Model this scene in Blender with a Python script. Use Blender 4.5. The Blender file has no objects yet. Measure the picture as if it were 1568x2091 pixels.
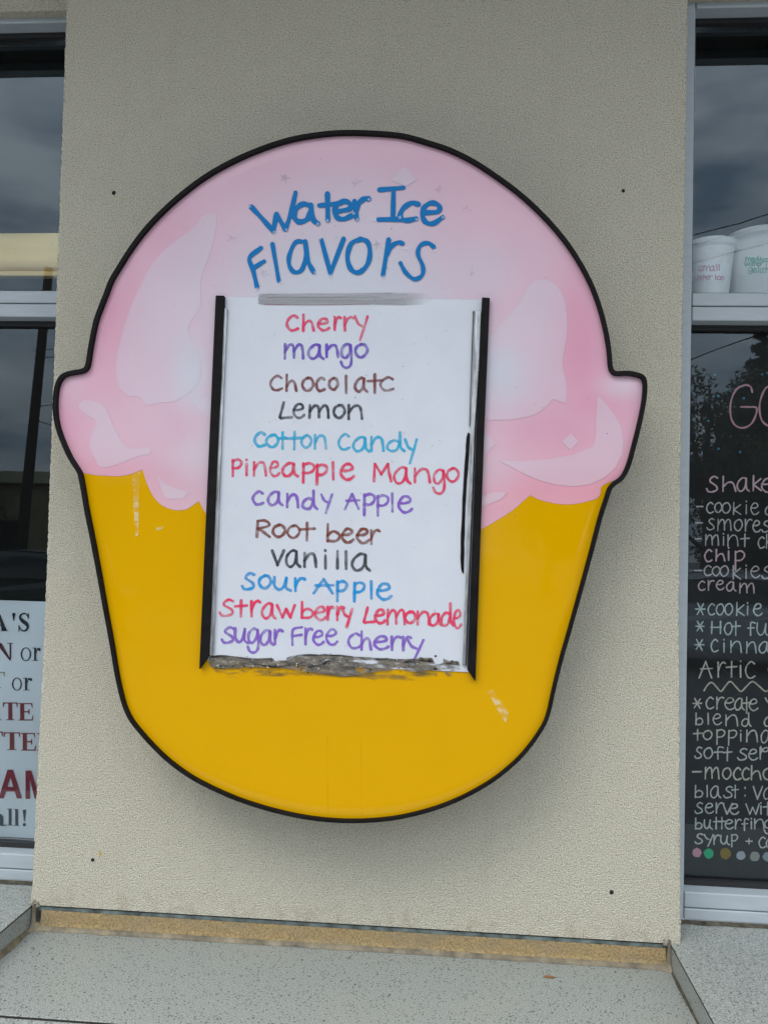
import bpy, bmesh, math, random
import numpy as np
from mathutils import Vector, Matrix, noise, geometry

random.seed(7)
S = bpy.context.scene
COL = S.collection
R = math.radians
PI = math.pi

# ---------------------------------------------------------------- camera
EYE = Vector((0.0, -1.8, 1.70))
FPX = 1800.0                      # focal length in pixels of the 1568 x 2091 photograph
YAW, PITCH, ROLL = R(4.6), R(2.1), 0.026
FW = Vector((-math.sin(YAW) * math.cos(PITCH), math.cos(YAW) * math.cos(PITCH), math.sin(PITCH)))
_r = FW.cross(Vector((0, 0, 1))).normalized()
_u = _r.cross(FW)
RT = _r * math.cos(ROLL) + _u * math.sin(ROLL)
UP = _u * math.cos(ROLL) - _r * math.sin(ROLL)
cd = bpy.data.cameras.new('camera')
cd.sensor_fit = 'VERTICAL'
cd.sensor_height = 36.0
cd.lens = FPX / 2091.0 * 36.0
cd.clip_start = 0.05
cd.clip_end = 600
cam = bpy.data.objects.new('camera', cd)
COL.objects.link(cam)
m = Matrix((RT, UP, -FW)).transposed().to_4x4()
m.translation = EYE
cam.matrix_world = m
S.camera = cam

# ---------------------------------------------------------------- sky, sun, exposure
SUN_EL, SUN_AZ = R(57), R(214)    # behind the photographer, a little to the left
W = bpy.data.worlds.new('World')
S.world = W
W.use_nodes = True
wn, wl = W.node_tree.nodes, W.node_tree.links
bg = wn['Background']
sky = wn.new('ShaderNodeTexSky')
sky.sky_type = 'NISHITA'
sky.sun_disc = False
sky.sun_elevation = SUN_EL
sky.sun_rotation = SUN_AZ
sky.air_density = 1.0
sky.dust_density = 3.0
tc = wn.new('ShaderNodeTexCoord')
mp = wn.new('ShaderNodeMapping')
mp.inputs['Scale'].default_value = (1.0, 1.0, 3.2)
wl.new(tc.outputs['Generated'], mp.inputs['Vector'])
cn = wn.new('ShaderNodeTexNoise')
cn.inputs['Scale'].default_value = 4.6
cn.inputs['Detail'].default_value = 5
cn.inputs['Roughness'].default_value = 0.5
wl.new(mp.outputs['Vector'], cn.inputs['Vector'])
cr = wn.new('ShaderNodeValToRGB')
cr.color_ramp.elements[0].position = 0.36
cr.color_ramp.elements[0].color = (0.30, 0.39, 0.50, 1)
cr.color_ramp.elements[1].position = 0.62
cr.color_ramp.elements[1].color = (0.97, 1.0, 1.05, 1)
wl.new(cn.outputs['Fac'], cr.inputs['Fac'])
cs = wn.new('ShaderNodeVectorMath')
cs.operation = 'SCALE'
# an overcast sky is three times as bright overhead as at the horizon
sz = wn.new('ShaderNodeSeparateXYZ')
wl.new(tc.outputs['Generated'], sz.inputs[0])
mr = wn.new('ShaderNodeMapRange')
for k_, v_ in (('From Min', 0.0), ('From Max', 1.0), ('To Min', 6.8), ('To Max', 22.0)):
    mr.inputs[k_].default_value = v_
wl.new(sz.outputs['Z'], mr.inputs['Value'])
wl.new(mr.outputs['Result'], cs.inputs['Scale'])
wl.new(cr.outputs['Color'], cs.inputs[0])
cm = wn.new('ShaderNodeMix')
cm.data_type = 'RGBA'
cm.inputs['Factor'].default_value = 0.90
wl.new(sky.outputs['Color'], cm.inputs['A'])
wl.new(cs.outputs['Vector'], cm.inputs['B'])
wl.new(cm.outputs['Result'], bg.inputs['Color'])
bg.inputs['Strength'].default_value = 0.10

sd = bpy.data.lights.new('sun', 'SUN')
sd.energy = 1.3
sd.angle = R(38)
sd.color = (1.0, 0.97, 0.92)
sun = bpy.data.objects.new('sun', sd)
COL.objects.link(sun)
sv = Vector((math.sin(R(-34)) * math.cos(SUN_EL), -math.cos(R(-34)) * math.cos(SUN_EL), math.sin(SUN_EL)))
sun.rotation_euler = sv.to_track_quat('Z', 'Y').to_euler()
sun.location = (-4, -8, 12)

S.view_settings.view_transform = 'Standard'
S.view_settings.look = 'None'
S.view_settings.gamma = 1.0
S.view_settings.exposure = 0.90
S.view_settings.use_curve_mapping = False
S.render.engine = 'CYCLES'
S.cycles.max_bounces = 8
S.cycles.transparent_max_bounces = 24


# ---------------------------------------------------------------- measuring
def ray(px, py):
    return FW * FPX + RT * (px - 784.0) - UP * (py - 1045.5)


def at(px, py, Y):
    """point of the photograph measured on the upright plane at depth Y"""
    d = ray(px, py)
    return EYE + d * ((Y - EYE.y) / d.y)


def on_z(px, py, z):
    d = ray(px, py)
    return EYE + d * ((z - EYE.z) / d.z)


def seen_in_glass(px, py, dist, glass=0.165):
    """where a thing stands that the window at depth `glass` mirrors at this place of the photograph"""
    p = at(px, py, 2 * glass + dist)
    return Vector((p.x, -dist, p.z))


# ---------------------------------------------------------------- objects
def link(name, me, mat=None, parent=None):
    o = bpy.data.objects.new(name, me)
    COL.objects.link(o)
    if mat is not None:
        me.materials.append(mat)
    if parent is not None:
        o.parent = parent
    return o


def pydata(name, vs, fs, mat=None, parent=None, smooth=False):
    me = bpy.data.meshes.new(name)
    me.from_pydata([tuple(v) for v in vs], [], fs)
    me.validate()
    me.update()
    if smooth:
        me.polygons.foreach_set('use_smooth', [True] * len(me.polygons))
    return link(name, me, mat, parent)


def from_bm(name, bm, mat=None, parent=None, smooth=False):
    me = bpy.data.meshes.new(name)
    bmesh.ops.recalc_face_normals(bm, faces=bm.faces)
    bm.to_mesh(me)
    bm.free()
    if smooth:
        me.polygons.foreach_set('use_smooth', [True] * len(me.polygons))
    return link(name, me, mat, parent)


def thing(name, label, cat, loc=(0, 0, 0), group=None):
    o = bpy.data.objects.new(name, None)
    COL.objects.link(o)
    o.location = loc
    o.empty_display_size = 0.1
    tag(o, label, cat, group)
    return o


def tag(o, label, cat, group=None):
    o['label'] = label
    o['category'] = cat
    if group:
        o['group'] = group
    return o


def structure(o):
    o['kind'] = 'structure'
    return o


def box_bm(bm, x0, x1, y0, y1, z0, z1, bev=0.0):
    vs = [bm.verts.new(c) for c in ((x0, y0, z0), (x1, y0, z0), (x1, y1, z0), (x0, y1, z0),
                                    (x0, y0, z1), (x1, y0, z1), (x1, y1, z1), (x0, y1, z1))]
    fs = [bm.faces.new([vs[i] for i in f]) for f in
          ((0, 1, 2, 3), (4, 7, 6, 5), (0, 4, 5, 1), (1, 5, 6, 2), (2, 6, 7, 3), (3, 7, 4, 0))]
    if bev > 0:
        es = list({e for f in fs for e in f.edges})
        bmesh.ops.bevel(bm, geom=es, offset=bev, segments=2, affect='EDGES', profile=0.5)


def box(name, x0, x1, y0, y1, z0, z1, mat, parent=None, bev=0.0):
    bm = bmesh.new()
    box_bm(bm, x0, x1, y0, y1, z0, z1, bev)
    return from_bm(name, bm, mat, parent)


def catmull(pts, n=6, closed=False):
    P = [np.array(p, float) for p in pts]
    if len(P) < 3 and not closed:
        return [P[0] + (P[-1] - P[0]) * k / n for k in range(n + 1)]
    out = []
    L = len(P)
    for i in range(L if closed else L - 1):
        if closed:
            a, b, c, d = P[i - 1], P[i], P[(i + 1) % L], P[(i + 2) % L]
        else:
            b, c = P[i], P[i + 1]
            a = P[i - 1] if i > 0 else 2 * b - c
            d = P[i + 2] if i + 2 < L else 2 * c - b
        for k in range(n):
            t = k / n
            out.append(0.5 * (2 * b + (c - a) * t + (2 * a - 5 * b + 4 * c - d) * t * t
                              + (3 * b - a - 3 * c + d) * t ** 3))
    if not closed:
        out.append(P[-1])
    return out


def tube(name, pts, rad, mat, parent=None, sides=8, taper=None):
    vs, fs = [], []
    n = len(pts)
    P = [Vector(p) for p in pts]
    for i, p in enumerate(P):
        t = (P[min(i + 1, n - 1)] - P[max(i - 1, 0)]).normalized()
        a = t.cross(Vector((0.31, 0.2, 0.93)))
        if a.length < 1e-4:
            a = t.cross(Vector((1, 0, 0)))
        a.normalize()
        b = t.cross(a)
        r = rad if taper is None else rad + (taper - rad) * i / (n - 1)
        for k in range(sides):
            w = 2 * PI * k / sides
            vs.append(p + a * (math.cos(w) * r) + b * (math.sin(w) * r))
    for i in range(n - 1):
        for k in range(sides):
            k2 = (k + 1) % sides
            fs.append((i * sides + k, i * sides + k2, (i + 1) * sides + k2, (i + 1) * sides + k))
    fs.append(tuple(range(sides))[::-1])
    fs.append(tuple((n - 1) * sides + k for k in range(sides)))
    return pydata(name, vs, fs, mat, parent, True)


# ---------------------------------------------------------------- materials
def lin(r, g, b):
    f = lambda c: (c / 255 / 12.92) if c <= 10 else ((c / 255 + 0.055) / 1.055) ** 2.4
    return (f(r), f(g), f(b), 1.0)


class Mat:
    def __init__(s, name, color=(0.5, 0.5, 0.5, 1), rough=0.5, metal=0.0, spec=0.5):
        s.m = bpy.data.materials.new(name)
        s.m.use_nodes = True
        s.n, s.l = s.m.node_tree.nodes, s.m.node_tree.links
        s.p = s.n['Principled BSDF']
        s.p.inputs['Base Color'].default_value = color if len(color) == 4 else (*color, 1)
        s.p.inputs['Roughness'].default_value = rough
        s.p.inputs['Metallic'].default_value = metal
        s.p.inputs['Specular IOR Level'].default_value = spec
        s.out = s.n['Material Output']
        s.co = s.n.new('ShaderNodeTexCoord').outputs['Object']

    def noise(s, scale, detail=3, rough=0.55, vec=None, stretch=None):
        t = s.n.new('ShaderNodeTexNoise')
        t.inputs['Scale'].default_value = scale
        t.inputs['Detail'].default_value = detail
        t.inputs['Roughness'].default_value = rough
        v = vec or s.co
        if stretch:
            mp = s.n.new('ShaderNodeMapping')
            mp.inputs['Scale'].default_value = stretch
            s.l.new(v, mp.inputs['Vector'])
            v = mp.outputs['Vector']
        s.l.new(v, t.inputs['Vector'])
        return t.outputs['Fac']

    def voro(s, scale, feature='F1', out='Distance', rnd=1.0):
        t = s.n.new('ShaderNodeTexVoronoi')
        t.feature = feature
        t.inputs['Scale'].default_value = scale
        t.inputs['Randomness'].default_value = rnd
        s.l.new(s.co, t.inputs['Vector'])
        return t.outputs[out]

    def ramp(s, fac, stops, interp='LINEAR'):
        r = s.n.new('ShaderNodeValToRGB')
        r.color_ramp.interpolation = interp
        e = r.color_ramp.elements
        while len(e) < len(stops):
            e.new(0.5)
        for k, (p, c) in enumerate(stops):
            e[k].position = p
            e[k].color = c if len(c) == 4 else (*c, 1)
        s.l.new(fac, r.inputs['Fac'])
        return r.outputs['Color']

    def rng(s, v, a, b, c, d):
        t = s.n.new('ShaderNodeMapRange')
        for k, x in zip(('From Min', 'From Max', 'To Min', 'To Max'), (a, b, c, d)):
            t.inputs[k].default_value = x
        s.l.new(v, t.inputs['Value'])
        return t.outputs['Result']

    def math(s, op, a, b=None):
        t = s.n.new('ShaderNodeMath')
        t.operation = op
        for k, x in enumerate((a, b)):
            if x is None:
                continue
            if isinstance(x, (int, float)):
                t.inputs[k].default_value = x
            else:
                s.l.new(x, t.inputs[k])
        return t.outputs[0]

    def mix(s, fac, a, b, blend='MIX'):
        t = s.n.new('ShaderNodeMix')
        t.data_type = 'RGBA'
        t.blend_type = blend
        for k, x in (('Factor', fac), ('A', a), ('B', b)):
            if isinstance(x, (int, float)):
                t.inputs[k].default_value = x
            elif isinstance(x, tuple):
                t.inputs[k].default_value = x if len(x) == 4 else (*x, 1)
            else:
                s.l.new(x, t.inputs[k])
        return t.outputs['Result']

    def color(s, c):
        s.l.new(c, s.p.inputs['Base Color'])
        return s

    def rough(s, v):
        s.l.new(v, s.p.inputs['Roughness'])
        return s

    def bump(s, h, strength=0.3, dist=0.002):
        b = s.n.new('ShaderNodeBump')
        b.inputs['Strength'].default_value = strength
        b.inputs['Distance'].default_value = dist
        s.l.new(h, b.inputs['Height'])
        s.l.new(b.outputs['Normal'], s.p.inputs['Normal'])
        return s

    def alpha(s, fac):
        """mix with see-through: fac 0 = clear, 1 = solid"""
        t = s.n.new('ShaderNodeBsdfTransparent')
        mx = s.n.new('ShaderNodeMixShader')
        if isinstance(fac, (int, float)):
            mx.inputs[0].default_value = fac
        else:
            s.l.new(fac, mx.inputs[0])
        s.l.new(t.outputs[0], mx.inputs[1])
        s.l.new(s.p.outputs[0], mx.inputs[2])
        s.l.new(mx.outputs[0], s.out.inputs['Surface'])
        return s


def make_mats():
    M = {}
    # coarse sand-finish stucco
    s = Mat('stucco', rough=0.95, spec=0.15)
    g1 = s.noise(410, 3, 0.66)
    g2 = s.voro(400, 'F1')
    big = s.noise(2.3, 4)
    c = s.ramp(g1, [(0.345, (0.14, 0.133, 0.105)), (0.435, (0.495, 0.465, 0.368)), (0.57, (0.608, 0.573, 0.46)), (0.68, (0.81, 0.775, 0.645))])
    c = s.mix(s.rng(big, 0.35, 0.65, 0.0, 0.16), c, (0.48, 0.45, 0.35))
    sz = s.n.new('ShaderNodeSeparateXYZ')
    s.l.new(s.co, sz.inputs[0])
    st = s.noise(34, 5, 0.7)
    near = s.rng(sz.outputs['Z'], 0.004, 0.055, 1.0, 0.0)
    c = s.mix(s.math('MULTIPLY', near, s.rng(st, 0.48, 0.66, 0, 0.4)), c, (0.27, 0.20, 0.12))
    run = s.noise(5, 4, 0.6, stretch=(4, 4, 0.35))
    c = s.mix(s.rng(run, 0.52, 0.72, 0, 0.09), c, (0.36, 0.33, 0.26))
    s.color(c)
    h = s.math('ADD', s.math('MULTIPLY', g1, 1.3), s.math('MULTIPLY', g2, -0.9))
    s.bump(h, 0.8, 0.0034)
    M['stucco'] = s.m
    # speckled solid-surface counter
    s = Mat('speckled_counter', rough=0.42, spec=0.4)
    fine = s.noise(420, 2, 0.6)
    v1 = s.voro(52)
    v1c = s.voro(52, out='Color')
    v2 = s.voro(125)
    v2c = s.voro(125, out='Color')
    base = s.ramp(fine, [(0.36, (0.13, 0.145, 0.132)), (0.47, (0.235, 0.253, 0.235)), (0.62, (0.37, 0.39, 0.37))])
    k1 = s.math('MULTIPLY', s.rng(v1, 0.10, 0.15, 1, 0), s.math('GREATER_THAN', v1c, 0.45))
    k2 = s.math('MULTIPLY', s.rng(v2, 0.19, 0.27, 1, 0), s.math('GREATER_THAN', v2c, 0.22))
    c = s.mix(s.math('MULTIPLY', k2, 0.9), base, (0.055, 0.062, 0.058))
    c = s.mix(s.math('MULTIPLY', k1, 0.92), c, (0.03, 0.033, 0.033))
    dirt = s.noise(5, 4)
    c = s.mix(s.rng(dirt, 0.5, 0.75, 0, 0.25), c, (0.33, 0.31, 0.24))
    s.color(c)
    M['counter'] = s.m
    # tan sand-finish strip
    s = Mat('tan_strip', rough=0.95, spec=0.15)
    g1 = s.noise(240, 4, 0.64)
    st = s.noise(9, 4, 0.6, stretch=(1, 1, 4))
    c = s.ramp(g1, [(0.30, (0.16, 0.11, 0.05)), (0.45, (0.285, 0.205, 0.10)), (0.7, (0.40, 0.30, 0.155))])
    c = s.mix(s.rng(st, 0.45, 0.72, 0, 0.65), c, (0.22, 0.19, 0.13))
    s.color(c).bump(g1, 0.8, 0.004)
    M['tan'] = s.m
    s = Mat('sealant', rough=0.6)
    n = s.noise(22, 5, 0.65)
    s.color(s.ramp(n, [(0.3, (0.05, 0.044, 0.03)), (0.5, (0.15, 0.125, 0.08)), (0.7, (0.27, 0.225, 0.14))])).bump(n, 0.4, 0.003)
    M['sealant'] = s.m
    s = Mat('grime', rough=0.9, spec=0.1)
    n = s.noise(60, 5, 0.65)
    s.color(s.ramp(n, [(0.3, (0.03, 0.028, 0.022)), (0.7, (0.12, 0.112, 0.085))])).bump(n, 0.6, 0.004)
    M['grime'] = s.m
    s = Mat('crumbled_stucco', rough=0.95, spec=0.1)
    n = s.noise(110, 4, 0.65)
    s.color(s.ramp(n, [(0.36, (0.10, 0.095, 0.075)), (0.62, (0.40, 0.38, 0.31))])).bump(n, 0.9, 0.005)
    M['crumb'] = s.m
    s = Mat('flashing', (0.20, 0.27, 0.26, 1), 0.5)
    n = s.noise(30, 4)
    s.color(s.ramp(n, [(0.35, (0.03, 0.04, 0.038)), (0.65, (0.15, 0.185, 0.175))]))
    M['flashing'] = s.m
    # window parts
    s = Mat('white_aluminium', rough=0.38, metal=0.0, spec=0.5)
    n = s.noise(14, 4, 0.6, stretch=(1, 1, 6))
    s.color(s.ramp(n, [(0.3, (0.34, 0.385, 0.415)), (0.7, (0.39, 0.435, 0.465))]))
    M['frame'] = s.m
    s = Mat('black_gasket', (0.012, 0.012, 0.013, 1), 0.55)
    M['gasket'] = s.m
    g = bpy.data.materials.new('window_glass')
    g.use_nodes = True
    n, l = g.node_tree.nodes, g.node_tree.links
    n.remove(n['Principled BSDF'])
    tr = n.new('ShaderNodeBsdfTransparent')
    tr.inputs['Color'].default_value = (0.97, 0.985, 0.98, 1)
    gl = n.new('ShaderNodeBsdfGlossy')
    gl.inputs['Roughness'].default_value = 0.0
    gl.inputs['Color'].default_value = (0.78, 0.92, 1.0, 1)
    fr = n.new('ShaderNodeFresnel')
    fr.inputs['IOR'].default_value = 1.52
    mu = n.new('ShaderNodeMath')
    mu.operation = 'MULTIPLY'
    mu.use_clamp = True
    mu.inputs[1].default_value = 1.7      # both faces of a double unit
    l.new(fr.outputs[0], mu.inputs[0])
    mx = n.new('ShaderNodeMixShader')
    l.new(mu.outputs[0], mx.inputs[0])
    l.new(tr.outputs[0], mx.inputs[1])
    l.new(gl.outputs[0], mx.inputs[2])
    l.new(mx.outputs[0], n['Material Output'].inputs['Surface'])
    M['glass'] = g
    s = Mat('dark_interior', (0.022, 0.021, 0.020, 1), 0.9)
    M['interior'] = s.m
    s = Mat('cream_vinyl', rough=0.6)
    n1 = s.noise(7, 4, stretch=(1, 1, 5))
    n2 = s.noise(120, 2)
    c = s.ramp(n1, [(0.3, (0.98, 0.72, 0.30)), (0.7, (1.0, 0.80, 0.40))])
    c = s.mix(s.rng(n2, 0.68, 0.74, 0, 0.4), c, (0.25, 0.2, 0.13))
    s.color(c)
    M['cream'] = s.m
    s = Mat('poster_paper', rough=0.6)
    n1 = s.noise(6, 4)
    c = s.ramp(n1, [(0.3, (0.80, 0.86, 0.88)), (0.7, (0.88, 0.93, 0.95))])
    s.color(c)
    M['paper'] = s.m
    s = Mat('black_board', rough=0.5, spec=0.3)
    n1 = s.noise(5, 6, 0.65)
    n2 = s.noise(40, 4)
    c = s.ramp(n1, [(0.4, (0.006, 0.006, 0.0065)), (0.8, (0.02, 0.0205, 0.0205))])
    s.color(s.mix(s.rng(n2, 0.68, 0.8, 0, 0.25), c, (0.1, 0.1, 0.1)))
    M['board'] = s.m
    # sign
    s = Mat('black_trim', rough=0.6, spec=0.10)
    n = s.noise(40, 3)
    s.color(s.ramp(n, [(0.35, (0.005, 0.0045, 0.0045)), (0.8, (0.013, 0.012, 0.012))]))
    s.rough(s.rng(n, 0.3, 0.7, 0.5, 0.7))
    M['trim'] = s.m
    s = Mat('printed_face', rough=0.05, spec=0.24)
    at_ = s.n.new('ShaderNodeAttribute')
    at_.attribute_name = 'ink'
    n = s.noise(9, 5, 0.6)
    n2 = s.noise(3.2, 3)
    c = s.mix(s.rng(n, 0.40, 0.75, 0, 0.12), at_.outputs['Color'], (0.82, 0.80, 0.80), 'MULTIPLY')
    s.color(c)
    s.rough(s.rng(n2, 0.3, 0.7, 0.03, 0.07))
    s.bump(s.noise(7, 2), 0.04, 0.01)
    M['print'] = s.m
    s = Mat('white_panel', rough=0.22, spec=0.45)
    n = s.noise(11, 5, 0.65)
    c = s.ramp(n, [(0.3, (0.525, 0.55, 0.595)), (0.7, (0.57, 0.592, 0.635))])
    s.color(c)
    s.bump(s.noise(5, 2), 0.04, 0.01)
    M['panel'] = s.m
    s = Mat('brushed_aluminium', (0.5, 0.52, 0.53, 1), 0.38, 0.75)
    n = s.noise(14, 5, 0.7, stretch=(8, 8, 1))
    s.color(s.ramp(n, [(0.35, (0.20, 0.20, 0.20)), (0.65, (0.60, 0.62, 0.63))]))
    M['alu'] = s.m
    s = Mat('clear_tape', (0.80, 0.68, 0.35, 1), 0.3)
    n = s.noise(70, 3, 0.6, stretch=(0.4, 1, 1))
    s.alpha(s.rng(n, 0.46, 0.58, 0.06, 0.55))
    M['tape'] = s.m
    s = Mat('adhesive_strip', rough=0.35)
    n = s.noise(30, 5, 0.6, stretch=(0.12, 1, 3))
    s.color(s.ramp(n, [(0.3, (0.22, 0.20, 0.20)), (0.5, (0.32, 0.315, 0.325)), (0.7, (0.45, 0.455, 0.48))]))
    ga = s.n.new('ShaderNodeSeparateXYZ')
    s.l.new(s.co, ga.inputs[0])
    fade = s.rng(ga.outputs['X'], at(815, 610, -.12).x - at(715, 1000, 0).x, at(868, 610, -.12).x - at(715, 1000, 0).x, 0.62, 0.05)
    s.alpha(fade)
    M['adhesive'] = s.m
    # torn foam-tape residue
    for nm, lo, hi, cols in (('tape_residue', 0.34, 0.46, [(0.26, (0.016, 0.016, 0.016)), (0.42, (0.10, 0.096, 0.082)), (0.57, (0.19, 0.165, 0.13)), (0.74, (0.38, 0.35, 0.30))]),
                             ('tape_residue_film', 0.40, 0.62, [(0.3, (0.05, 0.045, 0.03)), (0.7, (0.24, 0.19, 0.09))])):
        s = Mat(nm, rough=0.85, spec=0.2)
        n = s.noise(65, 6, 0.68, stretch=(0.7, 1, 1.6))
        s.color(s.ramp(n, cols))
        nn = s.noise(38, 5, 0.65, stretch=(0.45, 1, 1.8))
        sx = s.n.new('ShaderNodeSeparateXYZ')
        s.l.new(s.co, sx.inputs[0])
        nn = s.math('ADD', nn, s.rng(sx.outputs['X'], 0.0, 0.12, 0.0, -0.085))
        s.alpha(s.rng(nn, lo, hi, 0.0, 0.92 if 'film' not in nm else 0.75))
        s.bump(n, 0.6, 0.004)
        M[nm] = s.m
    # outdoors behind the photographer
    s = Mat('asphalt', rough=0.9)
    n = s.noise(9, 6, 0.7)
    s.color(s.ramp(n, [(0.3, (0.035, 0.035, 0.037)), (0.7, (0.075, 0.075, 0.077))])).bump(s.noise(120, 3), 0.4, 0.01)
    M['asphalt'] = s.m
    s = Mat('concrete', rough=0.9)
    n = s.noise(4, 6, 0.7)
    s.color(s.ramp(n, [(0.3, (0.26, 0.255, 0.24)), (0.7, (0.38, 0.37, 0.35))])).bump(s.noise(150, 3), 0.4, 0.004)
    M['concrete'] = s.m
    s = Mat('soffit_paint', rough=0.8)
    n = s.noise(3, 4)
    s.color(s.ramp(n, [(0.3, (0.05, 0.047, 0.043)), (0.7, (0.075, 0.07, 0.065))]))
    M['soffit'] = s.m
    s = Mat('weathered_timber', rough=0.9)
    n = s.noise(10, 5, 0.6, stretch=(6, 6, 0.3))
    s.color(s.ramp(n, [(0.3, (0.035, 0.028, 0.022)), (0.7, (0.09, 0.075, 0.06))]))
    M['timber'] = s.m
    M['cable'] = Mat('black_cable', (0.01, 0.01, 0.01, 1), 0.6).m
    s = Mat('tan_render', rough=0.9)
    n = s.noise(3, 5)
    s.color(s.ramp(n, [(0.3, (0.24, 0.20, 0.12)), (0.7, (0.33, 0.28, 0.17))]))
    M['tanwall'] = s.m
    M['door'] = Mat('dark_door', (0.035, 0.033, 0.03, 1), 0.5).m
    M['fascia'] = Mat('cream_fascia', (0.50, 0.46, 0.33, 1), 0.6).m
    for nm, a, b in (('broad_leaf', (0.018, 0.035, 0.012), (0.075, 0.11, 0.035)), ('conifer_leaf', (0.010, 0.020, 0.012), (0.035, 0.055, 0.028))):
        s = Mat(nm, rough=0.7)
        n = s.noise(1.7, 3)
        s.color(s.ramp(n, [(0.3, a), (0.7, b)]))
        M[nm] = s.m
    s = Mat('bark', rough=0.95)
    n = s.noise(12, 5, stretch=(3, 3, 0.5))
    s.color(s.ramp(n, [(0.3, (0.03, 0.024, 0.018)), (0.7, (0.09, 0.075, 0.055))]))
    M['bark'] = s.m
    M['tyre'] = Mat('tyre_rubber', (0.012, 0.012, 0.012, 1), 0.8).m
    M['rim'] = Mat('wheel_alloy', (0.45, 0.45, 0.46, 1), 0.3, 0.8).m
    M['carglass'] = Mat('car_glass', (0.012, 0.015, 0.016, 1), 0.05).m
    M['lamp'] = Mat('lamp_lens', (0.6, 0.6, 0.6, 1), 0.1).m
    s = Mat('foam', rough=0.75, spec=0.3)
    n = s.voro(260)
    s.color(s.ramp(n, [(0.0, (0.92, 0.93, 0.92)), (0.8, (0.85, 0.88, 0.87))])).bump(n, 0.15, 0.002)
    M['foam'] = s.m
    M['leaf_dry'] = Mat('dry_leaf', (0.20, 0.09, 0.03, 1), 0.8).m
    M['hole'] = Mat('dark_hole', (0.008, 0.007, 0.006, 1), 0.9).m
    M['ochre'] = Mat('ochre_paint', (0.50, 0.33, 0.04, 1), 0.6).m
    return M


M = make_mats()
_inks = {}


def paint(name, rgb, rough=0.5):
    if name not in _inks:
        s = Mat(name, lin(*rgb), rough, 0, 0.15)
        _inks[name] = s.m
    return _inks[name]


def chalk(name, rgb):
    """paint-marker ink on the black board: nearly opaque"""
    if name not in _inks:
        s = Mat(name, lin(*rgb), 0.6, 0, 0.2)
        s.alpha(s.rng(s.noise(60, 3), 0.32, 0.5, 0.78, 1.0))
        _inks[name] = s.m
    return _inks[name]


def marker(name, rgb, strength=0.9):
    """felt-marker ink: streaky and a little see-through, darker where strokes cross"""
    if name not in _inks:
        s = Mat(name, lin(*rgb), 0.45, 0, 0.15)
        n = s.noise(48, 3, 0.6)
        n2 = s.noise(16, 2)
        f = s.math('MULTIPLY', s.rng(n, 0.32, 0.62, 0.50, 1.0), s.rng(n2, 0.3, 0.7, strength - 0.22, min(1.0, strength + 0.05)))
        s.alpha(f)
        _inks[name] = s.m
    return _inks[name]


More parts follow.
